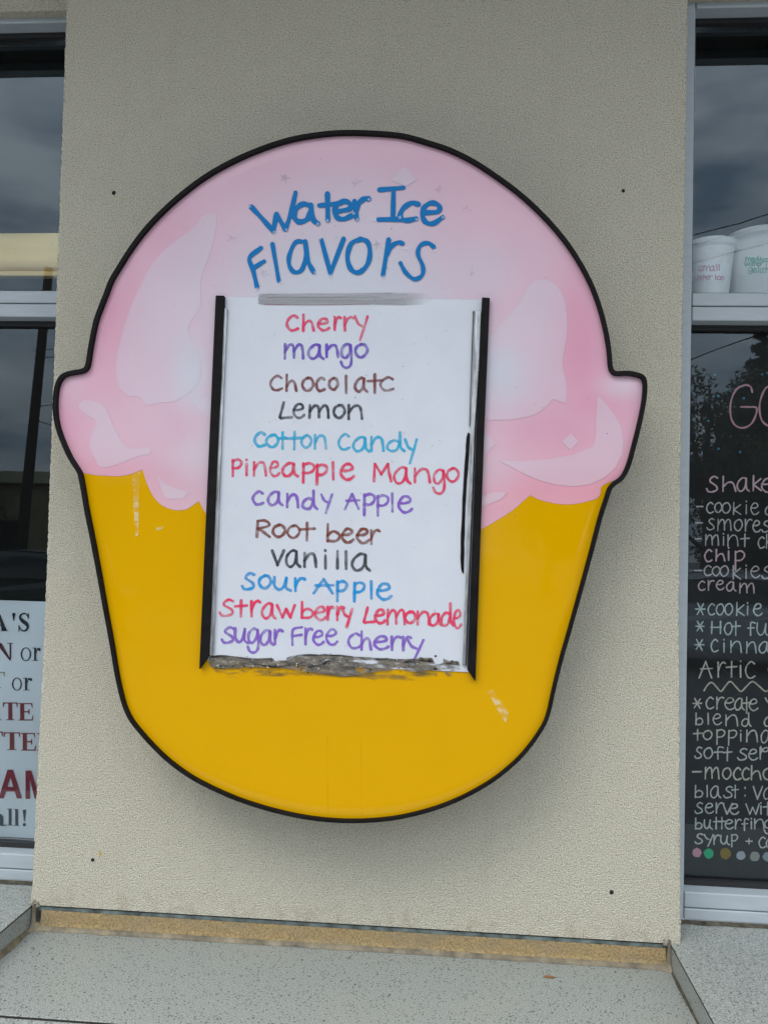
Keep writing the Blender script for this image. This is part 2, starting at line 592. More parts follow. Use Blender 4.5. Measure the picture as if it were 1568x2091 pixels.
# ---------------------------------------------------------------- handwriting
GL = {
    'c': [[(.95, .15), (.6, 0), (.15, .25), (0, .6), (.25, .95), (.6, 1), (1, .88)]],
    'h': [[(.08, 0), (.05, 1)], [(.05, .72), (.4, .42), (.75, .45), (.95, 1)]],
    'e': [[(.05, .42), (.5, .43), (.88, .27), (.75, .03), (.4, .02), (.1, .35), (.08, .7), (.4, 1), (.75, .97), (1, .8)]],
    'r': [[(.1, 0), (.12, 1)], [(.12, .6), (.4, .15), (.75, 0), (1, .08)]],
    'y': [[(0, 0), (.25, .3), (.55, .42)], [(1, 0), (.8, .35), (.42, 1)]],
    'm': [[(.05, 0), (.03, 1)], [(.05, .5), (.25, .08), (.42, .05), (.5, .3), (.52, .95)], [(.52, .5), (.72, .08), (.9, .05), (.97, .4), (1, 1)]],
    'a': [[(.75, .05), (.45, 0), (.1, .3), (0, .65), (.15, .95), (.4, .98), (.65, .7), (.75, .1)], [(.75, .08), (.78, .75), (1, 1)]],
    'n': [[(.06, 0), (.05, 1)], [(.05, .55), (.4, .1), (.75, .05), (.92, .35), (1, 1)]],
    'g': [[(.85, .05), (.5, 0), (.1, .2), (.12, .5), (.45, .58), (.8, .35), (.88, .05)], [(.88, .05), (.95, .5), (.9, .85), (.6, 1), (.2, .95), (0, .75)]],
    'o': [[(.55, .02), (.15, .2), (0, .6), (.25, .95), (.6, 1), (.95, .7), (1, .35), (.75, .05), (.45, .03)]],
    'l': [[(.5, 0), (.55, 1)]],
    'i': [[(.5, .3), (.5, 1)], [(.48, .02), (.52, .06)]],
    't': [[(.5, 0), (.48, 1)], [(0, .38), (1, .33)]],
    'L': [[(.35, 0), (.18, .5), (.03, .97), (.06, 1), (.5, .97), (1, .93)]],
    'p': [[(.12, .02), (.1, 1)], [(.1, .1), (.6, 0), (1, .12), (.95, .35), (.6, .5), (.08, .5)]],
    'M': [[(.05, 1), (.1, 0)], [(.1, 0), (.45, .6)], [(.45, .6), (.82, 0)], [(.82, 0), (.88, .5), (1, 1)]],
    'A': [[(0, 1), (.5, 0)], [(.5, 0), (.95, 1)], [(.1, .45), (1, .42)]],
    'd': [[(.72, .5), (.4, .42), (.08, .6), (0, .85), (.25, 1), (.55, .92), (.75, .55)], [(.75, 0), (.78, .75), (1, 1)]],
    'b': [[(.1, 0), (.08, 1)], [(.08, .65), (.5, .42), (.95, .55), (1, .8), (.7, .98), (.1, .97)]],
    'R': [[(.1, .05), (.05, 1)], [(.1, .03), (.6, 0), (.95, .15), (.85, .35), (.1, .5)], [(.1, .5), (.5, .7), (1, 1)]],
    'v': [[(0, 0), (.45, 1)], [(.45, 1), (1, 0)]],
    's': [[(1, .1), (.7, 0), (.35, .15), (.35, .35), (.85, .6), (.95, .85), (.5, 1), (.15, .97), (0, .8)]],
    'u': [[(.05, 0), (.05, .6), (.3, .92), (.6, .7), (.75, .05)], [(.75, .05), (.72, .75), (1, 1)]],
    'w': [[(0, 0), (.3, .95)], [(.3, .95), (.5, .3)], [(.5, .3), (.75, .95)], [(.75, .95), (1, 0)]],
    'F': [[(1, 0), (.15, .15), (.1, 1)], [(.1, .5), (.95, .42)]],
    'k': [[(.1, 0), (.08, 1)], [(.95, .2), (.1, .62)], [(.1, .62), (1, 1)]],
    'f': [[(1, .08), (.6, 0), (.4, .2), (.4, 1)], [(0, .45), (.9, .42)]],
    'H': [[(.08, 0), (.05, 1)], [(.95, 0), (.95, 1)], [(0, .5), (1, .5)]],
    '*': [[(0, .5), (1, .5)], [(.2, 0), (.8, 1)], [(.85, .05), (.15, .95)]],
    '-': [[(0, .5), (1, .5)]],
    '+': [[(0, .5), (1, .5)], [(.5, 0), (.5, 1)]],
    ':': [[(.5, .1), (.52, .16)], [(.5, .85), (.52, .9)]],
    '(': [[(1, 0), (.2, .5), (1, 1)]],
}


def ribbons(strokes, width, place, z0=0.0, dz=0.00003, wob=0.12):
    """strokes in pixels -> flat rounded ribbons; place(x, y, lift) gives the 3-D point. Returns verts, faces"""
    vs, fs = [], []
    lift = z0
    for st in strokes:
        pts = catmull(st, 5) if len(st) > 2 else [np.array(p, float) for p in
                                                 [(st[0][0] + (st[1][0] - st[0][0]) * k / 4, st[0][1] + (st[1][1] - st[0][1]) * k / 4) for k in range(5)]]
        n = len(pts)
        ph = random.uniform(0, 9)
        base = len(vs)
        hw0 = width / 2 * random.uniform(0.9, 1.1)
        left, right = [], []
        tang = []
        for i in range(n):
            d = pts[min(i + 1, n - 1)] - pts[max(i - 1, 0)]
            L = math.hypot(*d) or 1
            tang.append(d / L)
        ext = []
        # round caps
        t0, t1 = tang[0], tang[-1]
        seq = []
        for a in (80, 45, 15):
            seq.append((pts[0] - t0 * hw0 * math.sin(R(a)), hw0 * math.cos(R(a)), t0))
        for i in range(n):
            w = hw0 * (1 + wob * math.sin(ph + i * 0.9))
            seq.append((pts[i], w, tang[i]))
        for a in (15, 45, 80):
            seq.append((pts[-1] + t1 * hw0 * math.sin(R(a)), hw0 * math.cos(R(a)), t1))
        for i, (p, w, t) in enumerate(seq):
            nx, ny = -t[1], t[0]
            l = lift + dz * i / len(seq)
            vs.append(place(p[0] + nx * w, p[1] + ny * w, l))
            vs.append(place(p[0] - nx * w, p[1] - ny * w, l))
        for i in range(len(seq) - 1):
            a = base + 2 * i
            fs.append((a, a + 1, a + 3, a + 2))
        lift += dz * 1.2
    return vs, fs


def flat_on(Y):
    return lambda x, y, l: at(x, y, Y - l)


def letter_strokes(letters, ox, oy, sc):
    out = []
    for ch, x0, y0, x1, y1 in letters:
        for st in GL[ch]:
            out.append([(ox + (x0 + (x1 - x0) * u) / sc + random.uniform(-.25, .25),
                         oy + (y0 + (y1 - y0) * v) / sc + random.uniform(-.25, .25)) for u, v in st])
    return out


def words(txt, letters):
    ws = txt.split()
    out = []
    k = 0
    for w in ws:
        out.append((w, letters[k:k + len(w)]))
        k += len(w)
    if k < len(letters):
        out[-1][1].extend(letters[k:])
    return out


def write(name, strokes, width, Y, mat, parent, z0=0.0004, label=None):
    vs, fs = ribbons(strokes, width, flat_on(Y), z0)
    o = pydata(name, vs, fs, mat, parent)
    if label:
        o['label'] = label
    return o


# ---------------------------------------------------------------- ground
def build_ground():
    structure(box('pavement', -14, 14, -3.2, 2.5, -0.02, 0.10, M['concrete'], None, 0.02))
    structure(pydata('parking_lot', [(-150, -150, -0.03), (150, -150, -0.03), (150, 60, -0.03), (-150, 60, -0.03)], [(0, 1, 2, 3)], M['asphalt']))


# ---------------------------------------------------------------- the shop front
Z = EYE.z
HEAD_Z = 1.1763 + Z
TR = (0.5546 + Z, 0.5256 + Z, 0.4945 + Z)     # transom top, groove, bottom
SILL = (-0.7072 + Z, -0.7404 + Z, -0.7680 + Z)
GLASS_Y = 0.165
FRONT_Y = 0.11
HEADER_Z = at(65, 22, 0.085).z
SIDE_TOP = -0.768 + Z
MID_TOP = -0.816 + Z
PIER_L, PIER_R = -0.8615, 0.4655


def jitter_line(pts, step=0.004, amp=0.0007):
    """polyline of 3-D points, resampled with a rough edge"""
    out = []
    for a, b in zip(pts[:-1], pts[1:]):
        n = max(2, int((b - a).length / step))
        for k in range(n):
            p = a.lerp(b, k / n)
            out.append(p + Vector((random.uniform(-amp, amp), 0, 0)))
    out.append(pts[-1])
    return out


def build_wall():
    wall = thing('stucco_wall', 'beige sand-textured stucco wall pier behind the cup-shaped sign, between two windows', 'wall', (0, 0, SIDE_TOP))
    wall_off = Vector((0, 0, SIDE_TOP))
    bot = SIDE_TOP - 0.0
    top = 3.50
    lp = [at(62, 1835, 0), at(64, 1816, 0), at(91, 1240, 0), at(111, 680, 0), at(132, 0, 0)]
    rp = [at(1391.5, 1916, 0), at(1391, 1880, 0), at(1387, 1220, 0), at(1394.5, 660, 0), at(1407, 0, 0)]
    lp[0].z = rp[0].z = bot
    lp[-1].z = rp[-1].z = top
    zs = np.arange(bot, top, 0.005)

    def interp(P, z):
        for a, b in zip(P[:-1], P[1:]):
            if a.z <= z <= b.z:
                return a.x + (b.x - a.x) * (z - a.z) / (b.z - a.z)
        return P[-1].x
    vs, fs = [], []
    for z in list(zs) + [top]:
        jl, jr = random.uniform(-.0011, .0011), random.uniform(-.0011, .0011)
        xl, xr = interp(lp, z) + jl, interp(rp, z) + jr
        z = z - wall_off.z
        vs += [(xl - 0.001, 0.14, z), (xl, 0.006, z), (xl + 0.0025, 0.0015, z), (xl + 0.008, 0, z),
               (xr - 0.008, 0, z), (xr - 0.0025, 0.0015, z), (xr, 0.006, z), (xr + 0.001, 0.14, z)]
    rows = len(zs) + 1
    for i in range(rows - 1):
        for k in range(7):
            a = i * 8 + k
            fs.append((a, a + 1, a + 9, a + 8))
    fs.append(tuple(range(8)))
    pydata('stucco_face', vs, fs, M['stucco'], wall)
    # lintels over the two windows, on the same coat of stucco
    for x0, x1 in ((-3.2, interp(lp, 2.9) + 0.0005), (interp(rp, 2.9) - 0.0005, 3.2)):
        o = box('lintel', x0, x1, 0.085, 0.20, HEADER_Z - wall_off.z, top - wall_off.z, M['stucco'], wall, 0.004)
    for px, py, r in ((233, 394, .0037), (1272, 390, .0031), (190, 1756, .0031), (1248, 1822, .0034)):
        c = at(px, py, 0) - wall_off
        vs, fs = [], []
        n = 12
        for rr, y in ((r * 1.25, -0.0004), (r, -0.0009), (r * 0.8, -0.0006)):
            for k in range(n):
                w = 2 * PI * k / n
                j = random.uniform(.85, 1.15)
                vs.append((c.x + math.cos(w) * rr * j, y, c.z + math.sin(w) * rr * j))
        for q in range(2):
            for k in range(n):
                fs.append((q * n + k, q * n + (k + 1) % n, (q + 1) * n + (k + 1) % n, (q + 1) * n + k))
        fs.append(tuple(2 * n + k for k in range(n)))
        pydata('drill_hole', vs, fs, M['hole'], wall)
    c = at(205, 1743, 0) - wall_off
    vs = [(c.x + math.cos(2 * PI * k / 9) * .003 * random.uniform(.6, 1.3), -0.0008, c.z + math.sin(2 * PI * k / 9) * .0055 * random.uniform(.7, 1.2)) for k in range(9)]
    pydata('paint_fleck', vs, [tuple(range(9))], M['ochre'], wall)
    # base of the pier below the stucco: flashing, tan strip, bead of sealant
    x0, x1 = at(84, 1880, 0).x, at(1359, 1950, 0).x
    dz = -wall_off.z
    box('flashing', x0 - .012, x1 + .012, 0.003, 0.05, SIDE_TOP - 0.0105 + dz, SIDE_TOP - 0.0035 + dz, M['flashing'], wall)
    box('joint_gap', x0 - .012, x1 + .012, 0.012, 0.05, SIDE_TOP - 0.0034 + dz, SIDE_TOP - 0.0002 + dz, M['hole'], wall)
    n = 160
    vs, fs = [], []
    prof = [(0.006, -0.0105), (0.001, -0.012), (0.0, -0.022), (-0.001, -0.034), (-0.003, -0.0405), (0.01, -0.0475)]
    for i in range(n + 1):
        x = x0 + (x1 - x0) * i / n
        for y, z in prof:
            vs.append((x, y + random.uniform(-.0008, .0008), z + random.uniform(-.0006, .0006)))
    k = len(prof)
    for i in range(n):
        for q in range(k - 1):
            a = i * k + q
            fs.append((a, a + k, a + k + 1, a + 1))
    pydata('base_strip', vs, fs, M['tan'], wall)
    vs, fs = [], []
    prof = [(0.002, -0.0385), (-0.0045, -0.0405), (-0.0075, -0.0440), (-0.0115, -0.0474)]
    xa, xb = -0.853, 0.439
    for i in range(n + 1):
        x = xa + (xb - xa) * i / n
        e = min(1, (x - xa) / 0.03, (xb - x) / 0.03)
        w = 1 + 0.9 * (1 - max(0, e)) ** 2
        jj = 1 + 0.3 * noise.noise(Vector((x * 25, 0, 3)))
        for y, z in prof:
            vs.append((x, y * (w * jj if y < 0 else 1), z + (0.006 * (w - 1) if z > -0.045 else 0)))
    k = len(prof)
    for i in range(n):
        for q in range(k - 1):
            a = i * k + q
            fs.append((a, a + k, a + k + 1, a + 1))
    pydata('sealant_bead', vs, fs, M['sealant'], wall, True)
    # crumbled stucco and grime in the two lower corners
    for cx, sgn in ((-0.853, 1), (0.439, -1)):
        bm = bmesh.new()
        bmesh.ops.create_icosphere(bm, subdivisions=4, radius=1)
        for v in bm.verts:
            j = 1 + 0.5 * noise.noise(v.co * 2.3 + Vector((cx * 9, 0, 0))) + 0.25 * noise.noise(v.co * 6)
            v.co = Vector((v.co.x * .012 * j + cx + sgn * .002, v.co.y * .003 * j + .001, v.co.z * .008 * j + .002))
        from_bm('corner_crumb', bm, M['crumb'], wall, True)
        vs, fs = [], []
        n = 24
        for i in range(n + 1):
            z = .003 - .0505 * i / n
            w1 = .005 + .003 * noise.noise(Vector((cx, z * 60, 1))) + .006 * (i / n) ** 3
            vs += [(cx + sgn * .0002, -.007 - .006 * (i / n) ** 3, z), (cx + sgn * w1 * .5, -.0062, z), (cx + sgn * w1, -.002, z)]
            if i:
                a = 3 * i
                fs += [(a - 3, a - 2, a + 1, a), (a - 2, a - 1, a + 2, a + 1)]
        pydata('corner_caulk', vs, fs, M['sealant'], wall, True)


def window(name, label, x_jamb, side, group):
    """side -1: the window goes on to the left of the jamb, +1: to the right"""
    far = x_jamb + side * 1.45
    w = thing(name, label, 'window', ((x_jamb + far) / 2, FRONT_Y, SIDE_TOP), group)
    ox, oy, oz = w.location
    F = M['frame']

    def bar(nm, xa, xb, y0, y1, z0, z1, mat=F, bev=0.0025):
        xa, xb = sorted((xa, xb))
        return box(nm, xa - ox, xb - ox, y0 - oy, y1 - oy, z0 - oz, z1 - oz, mat, w, bev)
    back = GLASS_Y + 0.04
    for e, xj in ((0, x_jamb), (1, far)):
        s = -side if e == 0 else side
        bar('jamb', xj, xj + s * 0.045, FRONT_Y, back, SILL[2] + .001, HEAD_Z + 0.10)
    xi, xo = x_jamb + side * 0.0015, far - side * 0.0015
    bar('head', xi, xo, FRONT_Y + .001, back, HEAD_Z, HEAD_Z + 0.10)
    bar('transom', xi, xo, FRONT_Y + .001, back, TR[1] + .0008, TR[0])
    bar('transom', xi, xo, FRONT_Y + .0015, back, TR[2], TR[1] - .0008)
    bar('sill', xi, xo, FRONT_Y + .001, back, SILL[1] + .0008, SILL[0])
    bar('sill', xi, xo, FRONT_Y + .0015, back, SILL[2] + .003, SILL[1] - .0008)
    for z0, z1 in ((SILL[0], TR[2]), (TR[0], HEAD_Z)):
        g = 0.011
        bm = bmesh.new()
        ym, yb = GLASS_Y - 0.016, GLASS_Y - 0.001
        a, b = sorted((xi, xo))
        for q in ((a, b, z1 - g, z1 - .0005), (a, b, z0 + .0005, z0 + g), (a, a + g * .8, z0 + g, z1 - g), (b - g * .8, b, z0 + g, z1 - g)):
            box_bm(bm, q[0] - ox, q[1] - ox, ym - oy, yb - oy, q[2] - oz, q[3] - oz)
        from_bm('gasket', bm, M['gasket'], w)
        pydata('glass_pane', [(a - ox, GLASS_Y - oy, z0 - oz), (b - ox, GLASS_Y - oy, z0 - oz), (b - ox, GLASS_Y - oy, z1 - oz), (a - ox, GLASS_Y - oy, z1 - oz)],
               [(0, 1, 2, 3)], M['glass'], w)
    return w


def build_interior():
    for nm, x0, x1 in (('shop_interior', -2.6, -0.95), ('shop_interior', 0.52, 2.2)):
        y0, y1, z0, z1 = 0.21, 2.2, SILL[0], HEAD_Z + .05
        vs = [(x0, y0, z0), (x1, y0, z0), (x1, y1, z0), (x0, y1, z0), (x0, y0, z1), (x1, y0, z1), (x1, y1, z1), (x0, y1, z1)]
        structure(pydata(nm, vs, [(0, 1, 2, 3), (4, 7, 6, 5), (2, 6, 7, 3), (1, 5, 6, 2), (3, 7, 4, 0)], M['interior']))


def slab(name, label, x0, x1, y0, y1, top, thick, lip=0.0):
    o = thing(name, label, 'counter', ((x0 + x1) / 2, (y0 + y1) / 2, top - thick))
    ox, oy, oz = o.location
    box('slab', x0 - ox, x1 - ox, y0 - oy, y1 - oy, 0, thick, M['counter'], o, 0.0025)
    return o


def build_counters():
    fl = (on_z(0, 2072, MID_TOP).y + on_z(224, 2089, MID_TOP).y) / 2
    c = slab('service_counter', 'low speckled grey counter top under the cup-shaped sign, between two raised counters', -0.8535, 0.4395, fl, 0.06, MID_TOP, 0.012)
    ox, oy, oz = c.location
    box('front_edge', -0.8535 - ox, 0.4395 - ox, fl - .028 - oy, fl - .0050 - oy, -0.05, 0.0108, M['counter'], c, 0.001)
    box('edge_joint', -0.853 - ox, 0.439 - ox, fl - .0049 - oy, fl - .0001 - oy, -0.04, 0.0114, M['hole'], c)
    l = slab('service_counter', 'raised speckled counter top below the left window with the paper poster', -2.3, -0.8565, -0.46, FRONT_Y - .001, SIDE_TOP, 0.046)
    r = slab('service_counter', 'raised speckled counter top below the right window with the chalk menu', 0.4405, 1.95, -0.46, FRONT_Y - .001, SIDE_TOP, 0.046)
    for k, (t, x, s) in enumerate(((l, -0.8565, 1), (r, 0.4405, -1))):
        ox, oy, oz = t.location
        xs = sorted((x + s * .0001, x + s * .0006))
        box('edge_seam', xs[0] - ox, xs[1] - ox, -0.455 - oy, -0.002 - oy, SIDE_TOP - .0032 - oz, SIDE_TOP - .0008 - oz, M['hole'], t)
        # dirty caulk where the raised side meets the low counter, and along the window sill
        vs, fs = [], []
        n = 60
        for i in range(n + 1):
            y = -0.452 + (0.45) * i / n
            wv = 0.0035 + 0.003 * abs(noise.noise(Vector((y * 20, k, 0)))) + (0.007 if k == 0 else 0.001) * max(0, 1 - abs(y + 0.09) / 0.08)
            vs += [(x + s * .0002 - ox, y - oy, MID_TOP + wv - oz), (x + s * wv - ox, y - oy, MID_TOP + .0006 - oz)]
            if i:
                a = 2 * i
                fs.append((a - 2, a - 1, a + 1, a))
        pydata('caulk', vs, fs, M['sealant'] if k == 0 else M['grime'], t)
        vs, fs = [], []
        xa, xb = sorted((x - s * .005, x - s * 1.4))
        n = 120
        for i in range(n + 1):
            xx = xa + (xb - xa) * i / n
            wv = 0.003 + 0.004 * abs(noise.noise(Vector((xx * 14, k, 2)))) + 0.002
            vs += [(xx - ox, FRONT_Y - .0012 - oy, SIDE_TOP + .0045 - oz), (xx - ox, FRONT_Y - .003 - wv * 2.0 - oy, SIDE_TOP + .0007 - oz)]
            if i:
                a = 2 * i
                fs.append((a - 2, a - 1, a + 1, a))
        pydata('caulk', vs, fs, M['grime'], t)
    # wall of the building below the counters
    tag(box('shop_wall', -2.3, 1.95, 0.0601, 0.20, 0.10, MID_TOP - 0.013, M['stucco'], None), 'stucco base wall below the speckled counters', 'wall')
    p = on_z(1120, 1997, MID_TOP)
    vs = []
    for u, v, h in ((-.012, 0, .001), (-.005, .004, .003), (.004, .003, .0035), (.014, .0005, .001), (.005, -.003, .002), (-.006, -.003, .0015)):
        vs.append((u, v, h))
    o = pydata('dry_leaf', vs, [(0, 1, 5), (1, 2, 4, 5), (2, 3, 4)], M['leaf_dry'])
    o.location = p
    tag(o, 'tiny brown dry leaf lying on the low speckled counter', 'leaf')


def build_canopy():
    c = thing('canopy', 'dark roof canopy overhanging the shop front', 'canopy', (0, -0.5, 3.50))
    box('soffit', -4, 4, -0.55, 0.64, 0.0, 0.05, M['soffit'], c)
    box('fascia', -4, 4, -0.60, -0.5502, -0.03, 0.30, M['frame'], c, 0.004)


# ---------------------------------------------------------------- the sign
OUT = [(706, 264), (755, 265), (800, 268), (833, 273), (878, 286), (920, 300), (969, 324), (1018, 356), (1061, 388), (1096, 419), (1131, 455), (1162, 493),
       (1187, 531), (1208, 570), (1225, 612), (1239, 661), (1248, 710), (1251, 745), (1255, 755), (1262, 757), (1280, 756), (1300, 759), (1315, 765), (1321, 776), (1322, 795), (1319, 824), (1311, 864),
       (1301, 904), (1290, 945), (1280, 969), (1270, 982), (1257, 991), (1249, 1001), (1243, 1019), (1230, 1059), (1214, 1120), (1196, 1186), (1178, 1250), (1165, 1296), (1151, 1344),
       (1135, 1408), (1125, 1453), (1116, 1479), (1101, 1504), (1086, 1525), (1063, 1552), (1033, 1579), (1002, 1602), (964, 1624), (931, 1640), (895, 1654), (850, 1667),
       (800, 1677), (740, 1682), (680, 1681), (620, 1674), (560, 1661), (500, 1643), (450, 1623), (401, 1599), (365, 1576), (336, 1553), (308, 1526), (284, 1499),
       (267, 1478), (255, 1457), (246, 1432), (238, 1400), (232, 1370), (222, 1310), (210, 1246), (198, 1179), (184, 1105), (172, 1046), (164, 1000), (159, 973),
       (154, 961), (138, 936), (121, 898), (111, 867), (107, 835), (108.5, 801), (113, 781), (122, 766), (135, 758), (155, 754), (168, 751), (174, 742), (180, 704),
       (190, 655), (201, 624), (212, 596), (222, 570), (238, 543), (262, 505), (293, 464), (328, 427), (366, 393), (415, 356), (473, 323), (536, 296), (598, 277), (660, 267)]
DRIP = [(166, 958), (176, 967), (195, 970), (226, 972), (247, 972), (268, 968), (289, 960), (292, 961), (300, 986), (312, 1011), (325, 1027), (341, 1037), (362, 1042), (383, 1039),
        (404, 1025), (408, 1026), (423, 1052), (470, 1105), (560, 1140), (700, 1150), (840, 1135), (930, 1104), (981, 1081), (1012, 1064), (1046, 1042), (1080, 1013), (1085, 1013), (1103, 1021),
        (1132, 1028), (1161, 1030), (1190, 1026), (1217, 1018), (1225, 1008), (1228, 993), (1247, 983), (1265, 974)]
FACE_Y, RIM_Y = -0.118, -0.1265
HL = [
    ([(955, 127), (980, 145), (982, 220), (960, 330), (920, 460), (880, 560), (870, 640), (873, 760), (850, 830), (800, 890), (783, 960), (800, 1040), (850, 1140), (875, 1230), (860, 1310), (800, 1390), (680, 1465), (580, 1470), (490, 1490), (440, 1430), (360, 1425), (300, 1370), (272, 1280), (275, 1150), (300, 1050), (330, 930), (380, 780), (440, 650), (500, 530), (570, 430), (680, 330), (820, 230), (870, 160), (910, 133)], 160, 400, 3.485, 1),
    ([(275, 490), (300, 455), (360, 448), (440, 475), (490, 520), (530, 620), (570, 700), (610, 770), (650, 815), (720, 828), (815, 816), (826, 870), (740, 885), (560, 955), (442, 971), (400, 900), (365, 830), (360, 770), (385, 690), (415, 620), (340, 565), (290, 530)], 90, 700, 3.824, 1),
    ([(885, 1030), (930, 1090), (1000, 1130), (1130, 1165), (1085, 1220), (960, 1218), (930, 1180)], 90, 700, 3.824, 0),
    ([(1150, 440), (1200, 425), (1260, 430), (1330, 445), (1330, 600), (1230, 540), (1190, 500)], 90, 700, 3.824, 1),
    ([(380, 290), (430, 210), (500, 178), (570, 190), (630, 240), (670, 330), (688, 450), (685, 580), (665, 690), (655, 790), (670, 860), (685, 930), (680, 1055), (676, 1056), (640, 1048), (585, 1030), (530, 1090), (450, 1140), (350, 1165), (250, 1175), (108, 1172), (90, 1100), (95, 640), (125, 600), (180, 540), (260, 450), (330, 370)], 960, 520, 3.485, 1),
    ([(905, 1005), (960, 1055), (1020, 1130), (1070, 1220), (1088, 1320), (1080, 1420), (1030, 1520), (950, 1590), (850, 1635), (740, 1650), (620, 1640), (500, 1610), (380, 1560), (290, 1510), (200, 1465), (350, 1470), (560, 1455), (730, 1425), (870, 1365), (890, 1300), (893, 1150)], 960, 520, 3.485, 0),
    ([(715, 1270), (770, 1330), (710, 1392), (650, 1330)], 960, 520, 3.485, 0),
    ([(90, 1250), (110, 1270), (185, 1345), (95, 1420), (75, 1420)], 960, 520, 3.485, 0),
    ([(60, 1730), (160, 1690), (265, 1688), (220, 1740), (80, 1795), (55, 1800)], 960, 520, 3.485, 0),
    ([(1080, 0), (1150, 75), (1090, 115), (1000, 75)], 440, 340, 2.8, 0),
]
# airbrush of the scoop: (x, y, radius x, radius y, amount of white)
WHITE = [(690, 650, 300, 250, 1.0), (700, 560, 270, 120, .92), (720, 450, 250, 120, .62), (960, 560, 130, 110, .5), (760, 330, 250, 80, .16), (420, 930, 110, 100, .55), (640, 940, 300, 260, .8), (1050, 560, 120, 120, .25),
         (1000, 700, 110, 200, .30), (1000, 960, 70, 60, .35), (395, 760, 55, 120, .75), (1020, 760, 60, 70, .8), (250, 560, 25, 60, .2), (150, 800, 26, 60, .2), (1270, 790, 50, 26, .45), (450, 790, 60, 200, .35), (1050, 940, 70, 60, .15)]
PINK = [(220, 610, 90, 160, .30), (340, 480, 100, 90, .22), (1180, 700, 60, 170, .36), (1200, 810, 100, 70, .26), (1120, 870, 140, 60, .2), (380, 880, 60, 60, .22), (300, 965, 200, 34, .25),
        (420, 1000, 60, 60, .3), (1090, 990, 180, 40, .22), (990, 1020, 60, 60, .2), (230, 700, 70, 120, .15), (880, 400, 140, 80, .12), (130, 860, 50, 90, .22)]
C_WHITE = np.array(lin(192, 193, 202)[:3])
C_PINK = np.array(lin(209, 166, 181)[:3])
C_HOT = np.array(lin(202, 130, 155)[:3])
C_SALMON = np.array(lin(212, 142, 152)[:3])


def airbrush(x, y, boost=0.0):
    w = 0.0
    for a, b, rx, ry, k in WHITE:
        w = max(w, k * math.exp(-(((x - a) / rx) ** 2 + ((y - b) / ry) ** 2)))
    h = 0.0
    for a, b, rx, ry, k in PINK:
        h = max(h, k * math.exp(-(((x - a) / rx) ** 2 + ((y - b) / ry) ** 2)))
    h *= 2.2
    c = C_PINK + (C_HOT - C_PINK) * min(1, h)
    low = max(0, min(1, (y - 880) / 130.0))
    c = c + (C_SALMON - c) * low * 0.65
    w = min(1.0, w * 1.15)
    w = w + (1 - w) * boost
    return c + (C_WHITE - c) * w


OUTC = np.array(catmull(OUT, 3, True))
SEG_A, SEG_B = OUTC, np.roll(OUTC, -1, 0)


def rim_distance(x, y):
    p = np.array((x, y))
    d = SEG_B - SEG_A
    t = np.clip(((p - SEG_A) * d).sum(1) / ((d * d).sum(1) + 1e-9), 0, 1)
    q = SEG_A + d * t[:, None] - p
    return math.sqrt((q * q).sum(1).min())


def inside(poly, x, y):
    c = False
    n = len(poly)
    j = n - 1
    for i in range(n):
        xi, yi = poly[i]
        xj, yj = poly[j]
        if (yi > y) != (yj > y) and x < (xj - xi) * (y - yi) / (yj - yi) + xi:
            c = not c
        j = i
    return c


def offset_loop(P, d):
    """move a closed loop inwards by d (the loop runs clockwise on screen)"""
    n = len(P)
    out = []
    for i in range(n):
        t = P[(i + 1) % n] - P[i - 1]
        t = t / (np.hypot(*t) + 1e-9)
        out.append(P[i] + np.array((-t[1], t[0])) * (d[i] if isinstance(d, list) else d))
    return out


def sheet(name, poly, lift, parent, boost=None, flat=None, grid=9, mat='print'):
    """a traced outline as a sheet that follows the dished sign face"""
    xs = [p[0] for p in poly]
    ys = [p[1] for p in poly]
    pts = [Vector((p[0], p[1])) for p in poly]
    n = len(pts)
    y = min(ys) + grid / 2
    while y < max(ys):
        x = min(xs) + grid / 2
        while x < max(xs):
            if inside(poly, x, y):
                pts.append(Vector((x, y)))
            x += grid
        y += grid
    v, e, f, _, _, _ = geometry.delaunay_2d_cdt(pts, [(i, (i + 1) % n) for i in range(n)], [], 1, 0.001)
    vs, cols = [], []
    for p in v:
        d = rim_distance(p.x, p.y)
        t = max(0.0, 1 - d / 34.0)
        vs.append(at(p.x, p.y, FACE_Y - lift + 0.0035 * t * t) - parent.location)
        if flat is not None:
            cols.append((*flat, 1.0))
        else:
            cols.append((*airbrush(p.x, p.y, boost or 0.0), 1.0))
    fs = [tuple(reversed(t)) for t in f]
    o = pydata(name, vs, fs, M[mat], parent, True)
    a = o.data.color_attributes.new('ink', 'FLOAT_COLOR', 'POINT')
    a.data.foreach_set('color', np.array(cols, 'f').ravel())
    return o


def strip3(name, rails, mat, parent, closed=True, smooth=False):
    """skin between several equally long rails of points"""
    k, n = len(rails), len(rails[0])
    vs = [rails[j][i] for i in range(n) for j in range(k)]
    fs = []
    for i in range(n if closed else n - 1):
        i2 = (i + 1) % n
        for j in range(k - 1):
            fs.append((i * k + j, i * k + j + 1, i2 * k + j + 1, i2 * k + j))
    return pydata(name, vs, fs, mat, parent, smooth)


